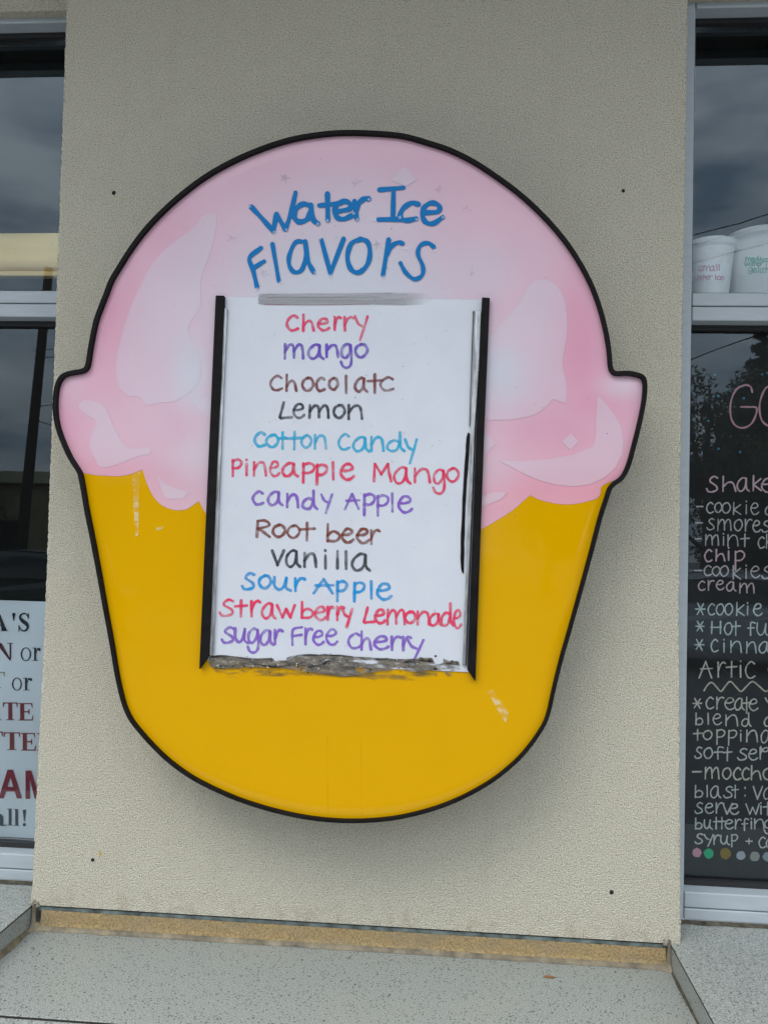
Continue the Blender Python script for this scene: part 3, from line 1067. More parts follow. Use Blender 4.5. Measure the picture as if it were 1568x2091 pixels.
def prism(name, quad, y_back, y_front, mat, parent, bev=0.0008, loc=None):
    """upright bar whose four photographed corners lie on its front"""
    loc = parent.location if loc is None else loc
    fr = [at(x, y, y_front) - loc for x, y in quad]
    bm = bmesh.new()
    a = [bm.verts.new(p) for p in fr]
    b = [bm.verts.new(Vector((p.x, y_back - loc.y, p.z))) for p in fr]
    n = len(a)
    bm.faces.new(a)
    bm.faces.new(b[::-1])
    for i in range(n):
        bm.faces.new((a[i], b[i], b[(i + 1) % n], a[(i + 1) % n]))
    if bev:
        bmesh.ops.bevel(bm, geom=list(bm.edges), offset=bev, segments=1, affect='EDGES')
    return from_bm(name, bm, mat, parent)


def flat_poly(name, pts, Y, mat, parent, seg=0, rough=0.0):
    loc = parent.location
    P = [np.array(p, float) for p in pts]
    if seg:
        P = catmull(P, seg, True)
    if rough:
        P = [p + np.array((random.uniform(-rough, rough), random.uniform(-rough, rough))) for p in P]
    v, e, f, _, _, _ = geometry.delaunay_2d_cdt([Vector((p[0], p[1])) for p in P], [(i, (i + 1) % len(P)) for i in range(len(P))], [], 1, 0.001)
    vs = [at(p.x, p.y, Y) - loc for p in v]
    return pydata(name, vs, [tuple(reversed(t)) for t in f], mat, parent)


def build_sign():
    sg = thing('cup_sign', 'big wall sign shaped like a yellow cup with a pink scoop, listing water ice flavors', 'sign', (at(715, 1000, 0).x, 0, at(715, 1690, 0).z))
    loc = Vector(sg.location)
    O = [p for p in OUTC]
    # returns and rim, one profile round the whole outline
    inner = offset_loop(O, [9.6 - 1.8 * min(1, max(0, (p[1] - 1000) / 500)) for p in O])
    mid1 = offset_loop(O, 1.0)
    mid2 = offset_loop(O, [8.6 - 1.8 * min(1, max(0, (p[1] - 1000) / 500)) for p in O])
    rail = lambda P, Y: [at(p[0], p[1], Y) - loc for p in P]
    front = [at(p[0], p[1], RIM_Y) - loc for p in O]
    back = [Vector((p.x, -0.0005 - loc.y, p.z)) for p in front]
    f2 = [Vector((p.x, RIM_Y + 0.003 - loc.y, p.z)) for p in front]
    f3 = [Vector((p.x, RIM_Y + 0.020 - loc.y, p.z)) for p in front]
    b2 = [Vector((p.x * 0.996, RIM_Y + 0.0202 - loc.y, p.z)) for p in front]
    bk = [Vector((p.x * 0.996, -0.0005 - loc.y, p.z)) for p in front]
    strip3('side_return', [b2, bk], M['trim'], sg, True, False)
    inb = [Vector((p.x, FACE_Y + 0.014 - loc.y, p.z)) for p in rail(inner, RIM_Y)]
    in1 = [Vector((p.x, RIM_Y + 0.002 - loc.y, p.z)) for p in rail(inner, RIM_Y)]
    strip3('rim', [f3, f2, rail(mid1, RIM_Y - 0.0012), rail(mid2, RIM_Y - 0.0012), in1, inb], M['trim'], sg, True, False)
    # faces
    ins = offset_loop(O, 5.0)
    dl, dr = DRIP[0], DRIP[-1]
    ia = min(range(len(ins)), key=lambda i: np.hypot(ins[i][0] - dl[0], ins[i][1] - dl[1]))
    ib = min(range(len(ins)), key=lambda i: np.hypot(ins[i][0] - dr[0], ins[i][1] - dr[1]))
    n = len(ins)

    def arc(i, j):
        r = [i]
        while r[-1] != j:
            r.append((r[-1] + 1) % n)
        return [ins[k] for k in r]
    drip = [np.array(p, float) for p in catmull(DRIP[1:-1], 4)]
    top = arc(ia, ib) + drip[::-1]
    low = arc(ib, ia) + drip
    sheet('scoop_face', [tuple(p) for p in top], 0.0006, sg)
    sheet('cup_face', [tuple(p) for p in low], 0.0, sg, flat=lin(202, 152, 0)[:3], grid=10)
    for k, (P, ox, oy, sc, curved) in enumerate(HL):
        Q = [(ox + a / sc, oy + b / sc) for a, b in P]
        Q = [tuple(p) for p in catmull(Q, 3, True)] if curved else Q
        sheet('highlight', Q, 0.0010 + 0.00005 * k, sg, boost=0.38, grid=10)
    # white menu panel and the two slide rails
    PY = FACE_Y - 0.002
    panel = prism('menu_panel', [(452, 606), (984, 612), (964, 1373), (425, 1350)], FACE_Y - 0.0002, PY, M['panel'], sg, 0.0004)
    tl = prism('slide_rail', [(440.5, 603), (458, 603.5), (452, 770), (446.5, 870), (427, 1339), (407, 1367)], FACE_Y, PY - 0.010, M['trim'], sg)
    vs = prism('rail_insert', [(458, 628), (464.5, 630), (453.5, 870), (436, 1339), (427.5, 1338), (446.8, 870)], FACE_Y, PY - 0.006, M['alu'], tl, loc=loc)
    tr = prism('slide_rail', [(984, 607), (1000, 608), (989, 870), (970.5, 1392), (954, 1368), (973, 870)], FACE_Y, PY - 0.010, M['trim'], sg)
    prism('rail_insert', [(970.5, 634), (982, 634), (976, 765), (969, 870), (950, 1358), (943.5, 1358), (961.5, 870)], FACE_Y, PY - 0.005, M['alu'], tr, loc=loc)
    prism('rail_insert', [(976.5, 757), (978.5, 757), (971.5, 870), (952, 1362), (951, 1360), (969.5, 870)], FACE_Y, PY - 0.007, M['trim'], tr, loc=loc)
    prism('rail_insert', [(965.5, 634), (968, 634), (966, 670), (965, 700), (961, 800), (959.5, 870), (957.8, 870), (963, 700)], FACE_Y, PY - 0.004, M['grime'], tr, loc=loc)
    flat_poly('torn_tape', [(953, 888), (959, 887), (957, 935), (952, 1000), (950, 1050), (948, 1110), (947, 1165), (943, 1168), (940, 1140), (941, 1090), (944, 1020), (948, 950), (951, 910)], PY - 0.0012, M['trim'], sg, 3, 0.5)
    # clear holder strip above the list
    flat_poly('adhesive_strip', [(533, 600), (600, 600), (700, 599), (866, 598), (868, 622), (760, 622), (640, 623), (535, 622), (529, 618), (527, 611), (529, 604)], PY - 0.0008, M['adhesive'], sg, 2)
    vs, fs = ribbons([[(540, 621.5), (640, 622.5), (752, 620.5)]], 1.6, flat_on(PY), 0.0012)
    vs = [v - loc for v in vs]
    vs2, fs2 = ribbons([[(536, 600.6), (640, 600), (700, 600), (800, 599)], [(545, 608), (660, 607), (780, 607)]], 1.3, flat_on(PY), 0.0012)
    pydata('adhesive_edge', [v - loc for v in vs2], fs2, marker('grey_line', (120, 112, 116), .5), sg)
    pydata('adhesive_edge', vs, fs, marker('dull_red_line', (150, 90, 95), .6), sg)
    # torn tape residue under the panel
    res = [(428, 1341), (452, 1338), (480, 1341), (515, 1345), (555, 1344), (562, 1349), (590, 1347), (610, 1337), (650, 1336), (690, 1337), (740, 1342), (790, 1344), (815, 1347), (850, 1345), (858, 1342), (868, 1344),
           (882, 1343), (888, 1355), (905, 1354), (907, 1345), (925, 1347), (936, 1350), (940, 1365), (934, 1378), (915, 1380), (905, 1371), (880, 1370), (840, 1372), (785, 1370), (740, 1377), (700, 1381), (640, 1373), (590, 1366), (545, 1362), (500, 1363), (450, 1364), (430, 1360)]
    flat_poly('tape_residue', res, PY - 0.0009, M['tape_residue'], sg, 3, 0.9)
    film = [(436, 1362), (500, 1364), (560, 1366), (640, 1370), (700, 1376), (760, 1374), (830, 1372), (890, 1374), (886, 1386), (840, 1390), (790, 1386), (772, 1391), (735, 1382), (700, 1383), (640, 1379), (560, 1380), (500, 1381), (478, 1388), (462, 1383), (445, 1376)]
    flat_poly('residue_film', film, FACE_Y - 0.0015, M['tape_residue_film'], sg, 3, 1.0)
    vs, fs = ribbons([[(430, 1341.5), (470, 1340), (515, 1346), (556, 1346)], [(586, 1345), (606, 1338.5), (650, 1337.5), (700, 1339), (742, 1344)], [(745, 1346), (790, 1345.5)], [(806, 1347), (846, 1346)],
                      [(826, 1352), (850, 1349), (884, 1350)], [(520, 1356), (560, 1362), (590, 1358)], [(630, 1362), (655, 1357), (668, 1351)], [(906, 1346), (909, 1353), (930, 1357)]], 2.6, flat_on(PY), 0.0017, wob=.6)
    pydata('residue_edge', [v - loc for v in vs], fs, marker('residue_dark', (46, 42, 42), .85), sg)
    for nm, rgb, cnt in (('residue_specks', (34, 31, 30), 90), ('residue_flecks', (190, 182, 168), 50)):
        vs, fs = [], []
        for k in range(cnt):
            x, y, r = random.uniform(440, 930), random.gauss(1358, 7), random.uniform(.5, 1.9)
            b = len(vs)
            for q in range(5):
                a_ = q * 1.257 + k
                vs.append(at(x + 1.5 * r * math.cos(a_) * random.uniform(.5, 1.4), y + r * math.sin(a_), PY - 0.0022) - loc)
            fs.append(tuple(range(b, b + 5)))
        o = pydata(nm, vs, fs, marker(nm, rgb, .9), sg)
        o['kind'] = 'stuff'
    for x in (668, 737):
        vs, fs = ribbons([[(x, 1502), (x + 1, 1600), (x + 2, 1672)]], 1.3, flat_on(FACE_Y), 0.0009)
        pydata('face_seam', [v - loc for v in vs], fs, marker('seam_line', (160, 118, 0), .24), sg)
    for px, py, r in ((889, 1339.5, 2.6), (889, 1366, 2.8), (715, 1362, 4), (861, 1346, 4.5), (878, 1349, 5.5), (933, 1354, 4), (922, 1352, 5)):
        P = [(px + math.cos(a) * r * random.uniform(.7, 1.2), py + math.sin(a) * r * random.uniform(.6, 1)) for a in np.linspace(0, 2 * PI, 10)[:-1]]
        flat_poly('residue_lump', P, PY - 0.0016, M['grime'] if r > 3.5 else M['trim'], sg)
    # old clear tape on the yellow, a scuff
    flat_poly('tape_strip', [(272, 966), (286, 964), (284, 1020), (284, 1070), (283, 1094), (277, 1095), (274, 1050), (272, 1010)], FACE_Y - 0.0008, M['tape'], sg, 0, 0.6)
    flat_poly('tape_strip', [(994, 1412), (1006, 1408), (1037, 1455), (1033, 1475), (1026, 1468), (1008, 1436)], FACE_Y - 0.0008, M['tape'], sg, 0, 0.6)
    flat_poly('tape_strip', [(318, 1079), (328, 1073), (335, 1076), (329, 1082), (322, 1084)], FACE_Y - 0.0008, M['tape'], sg, 0, 0.6)
    # ghosts of old star stickers
    gh = Mat('sticker_ghost', lin(150, 140, 156), 0.4)
    gh.alpha(gh.rng(gh.noise(60, 4), .38, .62, 0.0, .26))
    for cx, cy in ((395, 65), (805, 95), (1285, 135), (95, 420), (1430, 250), (1470, 600), (280, 610), (925, 450)):
        x, y = 440 + cx / 2.8, 340 + cy / 2.8
        P = []
        a0 = random.uniform(0, 1)
        for k in range(10):
            r = 12.5 if k % 2 == 0 else 5
            P.append((x + r * math.cos(a0 + k * PI / 5), y + r * math.sin(a0 + k * PI / 5)))
        flat_poly('star_ghost', P, FACE_Y - 0.0018, gh.m, sg)
    # dirt specks over the face
    vs, fs = [], []
    for k in range(100):
        while True:
            x, y = random.gauss(760, 210), random.gauss(760, 260)
            if rim_distance(x, y) > 45 and inside([tuple(p) for p in OUTC], x, y):
                break
        r = random.uniform(.4, 1.4)
        b = len(vs)
        a0 = random.uniform(0, 6)
        for q in range(5):
            vs.append(at(x + r * math.cos(a0 + q * 1.257) * random.uniform(.5, 1.6), y + r * math.sin(a0 + q * 1.257), FACE_Y - 0.0032) - loc)
        fs.append(tuple(range(b, b + 5)))
    o = pydata('dirt_specks', vs, fs, marker('speck', (70, 62, 68), .75), sg)
    o['kind'] = 'stuff'
    write_headline(sg, loc)
    write_flavors(panel, loc, PY)
    return sg


def put(name, strokes, width, Y, mat, parent, loc, z0=0.0005, label=None):
    vs, fs = ribbons(strokes, width, flat_on(Y), z0)
    o = pydata(name, [v - loc for v in vs], fs, mat, parent)
    if label:
        o['label'] = label
    return o


def write_headline(sg, loc):
    t = lambda L: [[(440 + a / 2.8, 340 + b / 2.8) for a, b in st] for st in L]
    water = t([[(205, 230), (270, 300), (330, 368)], [(330, 368), (350, 272)], [(350, 272), (400, 360)], [(400, 360), (430, 270), (458, 150)],
               [(545, 225), (500, 214), (460, 245), (452, 290), (480, 316), (525, 300), (546, 250)], [(545, 220), (558, 300), (585, 325)],
               [(640, 155), (643, 305)], [(594, 222), (640, 218), (720, 208)],
               [(690, 258), (768, 240), (760, 203), (715, 203), (682, 240), (690, 285), (730, 300), (790, 275)],
               [(795, 198), (808, 298)], [(802, 250), (822, 208), (850, 184), (876, 184)]])
    ice = t([[(937, 133), (1073, 121)], [(1018, 127), (1014, 300)], [(934, 303), (1066, 301)],
             [(1160, 216), (1120, 208), (1072, 240), (1056, 285), (1085, 308), (1146, 298)],
             [(1182, 264), (1270, 258), (1278, 225), (1240, 207), (1197, 228), (1182, 275), (1202, 318), (1245, 325), (1298, 290)]])
    fla = t([[(260, 466), (195, 522), (215, 590), (238, 688)], [(215, 582), (278, 542)], [(326, 443), (362, 652)],
             [(515, 432), (460, 432), (425, 500), (421, 560), (450, 603), (495, 588), (518, 500), (513, 432)], [(513, 428), (530, 540), (561, 602)],
             [(606, 420), (657, 610)], [(657, 610), (733, 412)],
             [(835, 414), (777, 440), (754, 520), (776, 588), (820, 605), (868, 560), (883, 490), (868, 430), (825, 414)],
             [(990, 417), (957, 618)], [(978, 507), (1010, 452), (1045, 434), (1070, 440)],
             [(1248, 460), (1215, 437), (1172, 450), (1157, 500), (1185, 570), (1180, 622), (1135, 643), (1087, 605), (1057, 552)]])
    blue = paint('blue_lettering', (0, 108, 170), 0.4)
    put('headline', water, 9.9, FACE_Y, blue, sg, loc, 0.0020, 'blue hand-painted word Water')
    put('headline', ice, 10.0, FACE_Y, blue, sg, loc, 0.0020, 'blue hand-painted word Ice')
    put('headline', fla, 9.0, FACE_Y, blue, sg, loc, 0.0020, 'blue hand-painted word Flavors')
    # blobs of clear glue at the stroke ends
    gl = Mat('clear_glue', lin(205, 210, 218), 0.1)
    gl.alpha(0.38)
    for a, b in ((195, 228), (335, 375), (405, 362), (585, 328), (640, 310), (790, 268), (810, 305), (878, 188), (905, 305), (1055, 292), (1150, 302), (1300, 290),
                 (240, 700), (372, 662), (572, 606), (660, 625), (960, 632), (1085, 470), (1252, 478), (598, 410)):
        x, y = 440 + a / 2.8, 340 + b / 2.8
        P = [(x + 3.2 * math.cos(q) * random.uniform(.7, 1.2), y + 3.6 * math.sin(q) * random.uniform(.7, 1.2)) for q in np.linspace(0, 2 * PI, 9)[:-1]]
        flat_poly('glue_blob', P, FACE_Y - 0.0036, gl.m, sg)


def write_flavors(panel, loc, PY):
    A = (400, 590, 4.612)
    B = (400, 870, 4.612)
    Cc = (390, 1140, 4.612)
    sh = lambda L, dx: [(c, a + dx, b, d + dx, e) for c, a, b, d, e in L]
    d5 = 300 * 4.612      # second crop starts 300 px further right
    d7 = 310 * 4.612
    L = []
    L.append(('Cherry', 'm_cherry', (222, 66, 104), A, [('c', 858, 250, 962, 390), ('h', 1005, 245, 1115, 392), ('e', 1145, 280, 1255, 388), ('r', 1300, 265, 1365, 385), ('r', 1392, 265, 1482, 390), ('y', 1499, 258, 1616, 480)]))
    L.append(('mango', 'm_violet', (108, 80, 180), A, [('m', 832, 520, 1010, 655), ('a', 1060, 525, 1200, 657), ('n', 1225, 525, 1338, 640), ('g', 1365, 520, 1470, 740), ('o', 1502, 518, 1612, 640)]))
    L.append(('chocolate', 'm_brown', (122, 70, 70), A, [('c', 703, 818, 812, 952), ('h', 850, 808, 952, 960), ('o', 1003, 835, 1105, 955), ('c', 1135, 835, 1212, 958), ('o', 1255, 838, 1335, 945), ('l', 1399, 818, 1428, 978)]
              + sh([('a', 115, 840, 228, 965), ('t', 235, 803, 370, 975), ('c', 355, 832, 475, 955)], d5)))
    L.append(('Lemon', 'm_black', (60, 62, 68), A, [('L', 787, 1068, 905, 1217), ('e', 915, 1085, 1022, 1212), ('m', 1065, 1095, 1248, 1214), ('o', 1298, 1092, 1400, 1212), ('n', 1432, 1095, 1564, 1222)]))
    L.append(('cotton candy', 'm_cyan', (44, 168, 206), B, [('c', 555, 60, 655, 190), ('o', 665, 80, 775, 195), ('t', 785, 60, 850, 212), ('t', 850, 55, 1010, 220), ('o', 995, 85, 1085, 200), ('n', 1115, 85, 1225, 212), ('c', 1345, 75, 1445, 220)]
              + sh([('a', 98, 105, 248, 238), ('n', 262, 100, 382, 232), ('d', 418, 60, 578, 235), ('y', 585, 125, 695, 350)], d5)))
    L.append(('Pineapple Mango', 'm_red', (220, 54, 92), B, [('p', 340, 315, 428, 472), ('i', 465, 312, 492, 460), ('n', 542, 338, 660, 465), ('e', 695, 335, 785, 468), ('a', 815, 350, 958, 472), ('p', 1000, 350, 1112, 530), ('p', 1130, 362, 1232, 550), ('l', 1275, 340, 1308, 500), ('e', 1358, 358, 1488, 500)]
              + sh([('M', 285, 358, 455, 518), ('a', 482, 390, 635, 540), ('n', 670, 400, 818, 530), ('g', 850, 410, 960, 635), ('o', 978, 395, 1088, 520)], d5)))
    L.append(('candy Apple', 'm_purple', (128, 90, 186), B, [('c', 538, 615, 635, 738), ('a', 680, 620, 815, 745), ('n', 855, 640, 962, 765), ('d', 1005, 608, 1142, 780), ('y', 1182, 645, 1282, 815)]
              + sh([('A', 20, 640, 155, 780), ('p', 192, 640, 298, 838), ('p', 318, 652, 425, 842), ('l', 448, 632, 480, 805), ('e', 518, 662, 650, 810)], d5)))
    L.append(('Root beer', 'm_rust', (124, 66, 54), B, [('R', 570, 890, 695, 1042), ('o', 725, 928, 838, 1042), ('o', 862, 935, 975, 1050), ('t', 978, 912, 1120, 1075), ('b', 1230, 925, 1350, 1085), ('e', 1372, 970, 1482, 1095)]
              + sh([('e', 130, 970, 245, 1100), ('r', 258, 980, 345, 1110)], d5)))
    L.append(('vanilla', 'm_black', (60, 62, 68), B, [('v', 720, 1172, 828, 1308), ('a', 850, 1172, 980, 1325), ('n', 1018, 1198, 1132, 1325), ('i', 1203, 1165, 1235, 1340), ('l', 1320, 1180, 1345, 1340), ('l', 1402, 1180, 1425, 1342)]
              + sh([('a', 88, 1205, 255, 1360)], d5)))
    L.append(('sour Apple', 'm_blue', (18, 142, 206), Cc, [('s', 485, 140, 595, 292), ('o', 642, 160, 752, 280), ('u', 778, 178, 940, 305), ('r', 972, 188, 1072, 308), ('A', 1155, 198, 1342, 330), ('p', 1368, 215, 1465, 400)]
              + sh([('p', 98, 228, 200, 405), ('l', 250, 215, 285, 378), ('e', 318, 240, 455, 385)], d7)))
    L.append(('strawberry Lemonade', 'm_red', (220, 54, 92), Cc, [('s', 272, 390, 398, 542), ('t', 415, 395, 530, 548), ('r', 560, 402, 650, 545), ('a', 670, 425, 795, 565), ('w', 812, 440, 978, 562), ('b', 1035, 412, 1145, 562), ('e', 1165, 458, 1270, 578), ('r', 1282, 458, 1340, 575), ('r', 1368, 458, 1440, 580), ('y', 1425, 478, 1518, 648)]
              + sh([('L', 195, 465, 305, 605), ('e', 300, 485, 400, 610), ('m', 415, 485, 582, 622), ('o', 585, 500, 682, 608), ('n', 698, 500, 812, 622), ('a', 815, 520, 930, 632), ('d', 925, 425, 1040, 632), ('e', 1040, 490, 1112, 655)], d7)))
    L.append(('sugar Free cherry', 'm_purple', (122, 84, 178), Cc, [('s', 292, 650, 402, 795), ('u', 412, 660, 540, 800), ('g', 535, 665, 640, 888), ('a', 652, 680, 775, 815), ('r', 782, 675, 862, 808), ('F', 945, 650, 1045, 815), ('r', 1070, 660, 1142, 810), ('e', 1148, 685, 1250, 812), ('e', 1270, 670, 1378, 812)]
              + sh([('c', 52, 708, 165, 845), ('h', 170, 690, 270, 860), ('e', 290, 735, 430, 855), ('r', 450, 738, 545, 862), ('r', 560, 740, 640, 868), ('y', 610, 770, 758, 955)], d7)))
    for k, (txt, mn, rgb, (ox, oy, sc), let) in enumerate(L):
        for w, lt in words(txt, let):
            st = letter_strokes(lt, ox, oy, sc)
            put('flavor_lettering', st, 5.9, PY, marker(mn, rgb, .92), panel, loc, 0.0005, 'marker handwriting reading ' + w)


# ---------------------------------------------------------------- things in the windows
def serif(ch, bold=True):
    """printed letter as a list of polygons in a unit box, y downwards"""
    w = .27 if bold else .17
    t = .06
    rect = lambda a, b, c, d: [(a, b), (c, b), (c, d), (a, d)]
    if ch == 'T':
        return [rect(0, 0, 1, t), [(0, 0), (.05, 0), (.10, t), (.045, .27), (0, .27)], [(1, 0), (.95, 0), (.90, t), (.955, .27), (1, .27)], rect(.5 - w / 2, t, .5 + w / 2, .95), rect(.22, .955, .78, 1)]
    if ch == 'E':
        return [rect(0, 0, .12, t * .8), rect(.12, 0, .12 + w, 1), rect(.12 + w, 0, .93, t), [(.84, t), (.93, t), (.95, .27), (.91, .27)], rect(.12 + w, .46, .70, .53), [(.70, .34), (.74, .34), (.74, .66), (.70, .66), (.64, .53), (.64, .46)], rect(.12 + w, .94, .97, 1), [(.88, .94), (.96, .70), (1, .70), (.97, .94)], rect(0, .955, .12, 1)]
    if ch == 'A':
        return [[(.47, 0), (.55, 0), (.20, .96), (.12, .96)], [(.47, 0), (.58, 0), (.93, .96), (.93 - w, .96)], rect(.28, .62, .70, .68), rect(0, .965, .32, 1), rect(.58, .965, 1, 1)]
    if ch == 'N':
        return [rect(.10, 0, .19, .96), [(.0, 0), (.10 + w, 0), (.90, 1), (.80, 1), (.10, .06)], rect(.81, .04, .90, .9), rect(.68, 0, 1, .04), rect(0, .965, .30, 1)]
    if ch == 'R':
        return [rect(0, 0, .12, .05), rect(.12, 0, .12 + w, 1), rect(.12 + w, 0, .6, .06), rect(.7, .06, .9, .42), rect(.12 + w, .47, .7, .53), [(.5, .53), (.72, .53), (1, 1), (.78, 1)], rect(0, .955, .5, 1)]
    if ch == 'l':
        return [rect(.28, 0, .28 + .42, .96), rect(.05, 0, .28, .04), rect(.05, .965, .95, 1)]
    if ch == 'r':
        return [rect(.22, 0, .22 + w * 1.4, .95), rect(.02, 0, .22, .05), rect(.05, .955, .72, 1), [(.22 + w * 1.4, .30), (.55, .04), (.8, 0), (.98, .06), (1, .22), (.82, .27), (.72, .16), (.6, .18), (.22 + w * 1.4, .45)]]
    if ch == "'":
        return [[(.1, .1), (.35, 0), (.7, 0), (.95, .1), (.62, 1), (.42, 1)]]
    if ch == '!':
        return [[(.1, .03), (.4, 0), (.65, 0), (.95, .03), (.62, .70), (.42, .70)], [(.5 + .38 * math.cos(k * PI / 5), .9 + .1 * math.sin(k * PI / 5)) for k in range(10)]]
    if ch == 'M':   # sans
        return [rect(0, 0, .2, 1), rect(.8, 0, 1, 1), [(.2, 0), (.27, 0), (.56, .76), (.5, 1), (.42, 1), (.2, .3)], [(.8, 0), (.73, 0), (.5, .62), (.5, 1), (.58, 1), (.8, .3)]]
    if ch == 'V':   # sans A
        return [[(.38, 0), (.62, 0), (.22, 1), (0, 1)], [(.62, 0), (1, 1), (.78, 1), (.46, .14)], rect(.28, .60, .72, .76)]
    if ch in 'oa':
        ho = .24 if bold else .155
        hi = .5 - (.27 if bold else .17)
        if ch == 'a':
            pass
        out = []
        n = 24
        for k in range(n):
            a, b = 2 * PI * k / n, 2 * PI * (k + 1) / n
            out.append([(.5 + .5 * math.cos(a), .5 + .5 * math.sin(a)), (.5 + .5 * math.cos(b), .5 + .5 * math.sin(b)),
                        (.5 + (hi + .03) * math.cos(b), .5 + .44 * math.sin(b)), (.5 + (hi + .03) * math.cos(a), .5 + .44 * math.sin(a))])
        if ch == 'o':
            return out
        bowl = [[(x * .62, .40 + y * .60) for x, y in q] for q in out]
        return bowl + [rect(.50, .2, .50 + .26, .93), [(.08, .1), (.3, 0), (.6, 0), (.76, .2), (.50, .2), (.44, .08), (.3, .08), (.26, .26), (.06, .24)], [(.50, .93), (.76, .85), (.86, .92), (1, .84), (1, .92), (.86, 1), (.62, 1)]]
    if ch == 'S':
        pts = catmull([(.84, .27), (.70, .10), (.50, .04), (.24, .13), (.20, .28), (.40, .44), (.68, .58), (.80, .74), (.66, .92), (.46, .965), (.24, .88), (.10, .70)], 4)
        out = []
        n = len(pts)
        for i in range(n - 1):
            q = []
            for j, sg in ((i, 1), (i + 1, 1), (i + 1, -1), (i, -1)):
                d = pts[min(j + 1, n - 1)] - pts[max(j - 1, 0)]
                d = d / (np.hypot(*d) + 1e-9)
                u = j / (n - 1)
                hw = .035 + .10 * math.exp(-((u - .5) / .2) ** 2)
                q.append((pts[j][0] - d[1] * hw * sg, pts[j][1] + d[0] * hw * .8 * sg))
            out.append(q)
        return out + [rect(.80, .03, .88, .32), rect(.06, .66, .14, .98)]
    return []


def build_poster():
    Y = 0.176
    tl, br = at(-420, 1212, Y), at(140, 1716, Y)
    p = thing('paper_poster', 'white printed paper poster with maroon and black words behind the lower left window', 'poster', ((tl.x + br.x) / 2, Y, br.z))
    loc = Vector(p.location)
    vs, fs = [], []
    nx, nz = 24, 12
    x1 = -0.90
    for j in range(nz + 1):
        for i in range(nx + 1):
            x = tl.x + (x1 - tl.x) * i / nx
            z = br.z + (tl.z - br.z) * j / nz
            vs.append(Vector((x, Y + 0.0012 * noise.noise(Vector((x * 7, z * 5, 0))), z)) - loc)
    for j in range(nz):
        for i in range(nx):
            a = j * (nx + 1) + i
            fs.append((a, a + 1, a + nx + 2, a + nx + 1))
    pydata('paper_sheet', vs, fs, M['paper'], p, True)
    blk = paint('print_black', (28, 34, 44), .5)
    mar = paint('print_maroon', (86, 26, 48), .5)
    red = paint('print_red', (128, 36, 44), .5)
    rust = paint('print_rust', (136, 52, 46), .5)
    big = paint('print_crimson', (140, 24, 44), .5)
    gry = paint('print_slate', (62, 68, 78), .5)
    olv = paint('print_olive', (170, 166, 120), .5)
    rows = [
        ('ending in A apostrophe S', [('A', -62, 222, 52, 325, 1, blk), ("'", 74, 214, 97, 262, 1, blk), ('S', 110, 212, 187, 328, 1, blk)]),
        ('N and the word or', [('N', -30, 397, 82, 503, 1, mar), ('o', 128, 424, 192, 508, 0, blk), ('r', 199, 426, 250, 506, 0, blk)]),
        ('pale T and the word or', [('T', -66, 574, 32, 672, 1, olv), ('o', 75, 608, 136, 688, 0, blk), ('r', 142, 610, 199, 686, 0, blk)]),
        ('ending in ATE', [('A', -96, 760, 12, 868, 1, red), ('T', 20, 760, 110, 868, 1, red), ('E', 114, 764, 206, 870, 1, red)]),
        ('with double T and E', [('T', -76, 938, 20, 1046, 1, rust), ('T', 25, 942, 125, 1050, 1, rust), ('E', 130, 946, 222, 1054, 1, rust), ('R', 228, 948, 330, 1056, 1, rust)]),
        ('in large crimson capitals', [('V', -6, 1170, 136, 1345, 1, big), ('M', 158, 1176, 290, 1348, 1, big)]),
        ('all with an exclamation mark', [('a', -42, 1440, 42, 1514, 1, gry), ('l', 44, 1408, 84, 1510, 1, gry), ('l', 84, 1410, 124, 1512, 1, gry), ('!', 138, 1414, 163, 1516, 1, gry)]),
    ]
    for lab, let in rows:
        by = {}
        for ch, x0, y0, x1, y1, b, m_ in let:
            by.setdefault(m_.name, (m_, []))[1].append((ch, x0, y0, x1, y1, b))
        for m_, ls in by.values():
            vs, fs = [], []
            q = 0
            for ch, x0, y0, x1, y1, b in ls:
                for poly in serif(ch, bool(b)):
                    k = len(vs)
                    for u, v in poly:
                        vs.append(at((x0 + (x1 - x0) * u) / 2.987, 1180 + (y0 + (y1 - y0) * v) / 2.987, Y - 0.0016 - 0.00004 * (q % 9)) - loc)
                    fs.append(tuple(range(k, k + len(poly))))
                    q += 1
            o = pydata('printed_lettering', vs, fs, m_, p)
            o['label'] = 'printed line ' + lab


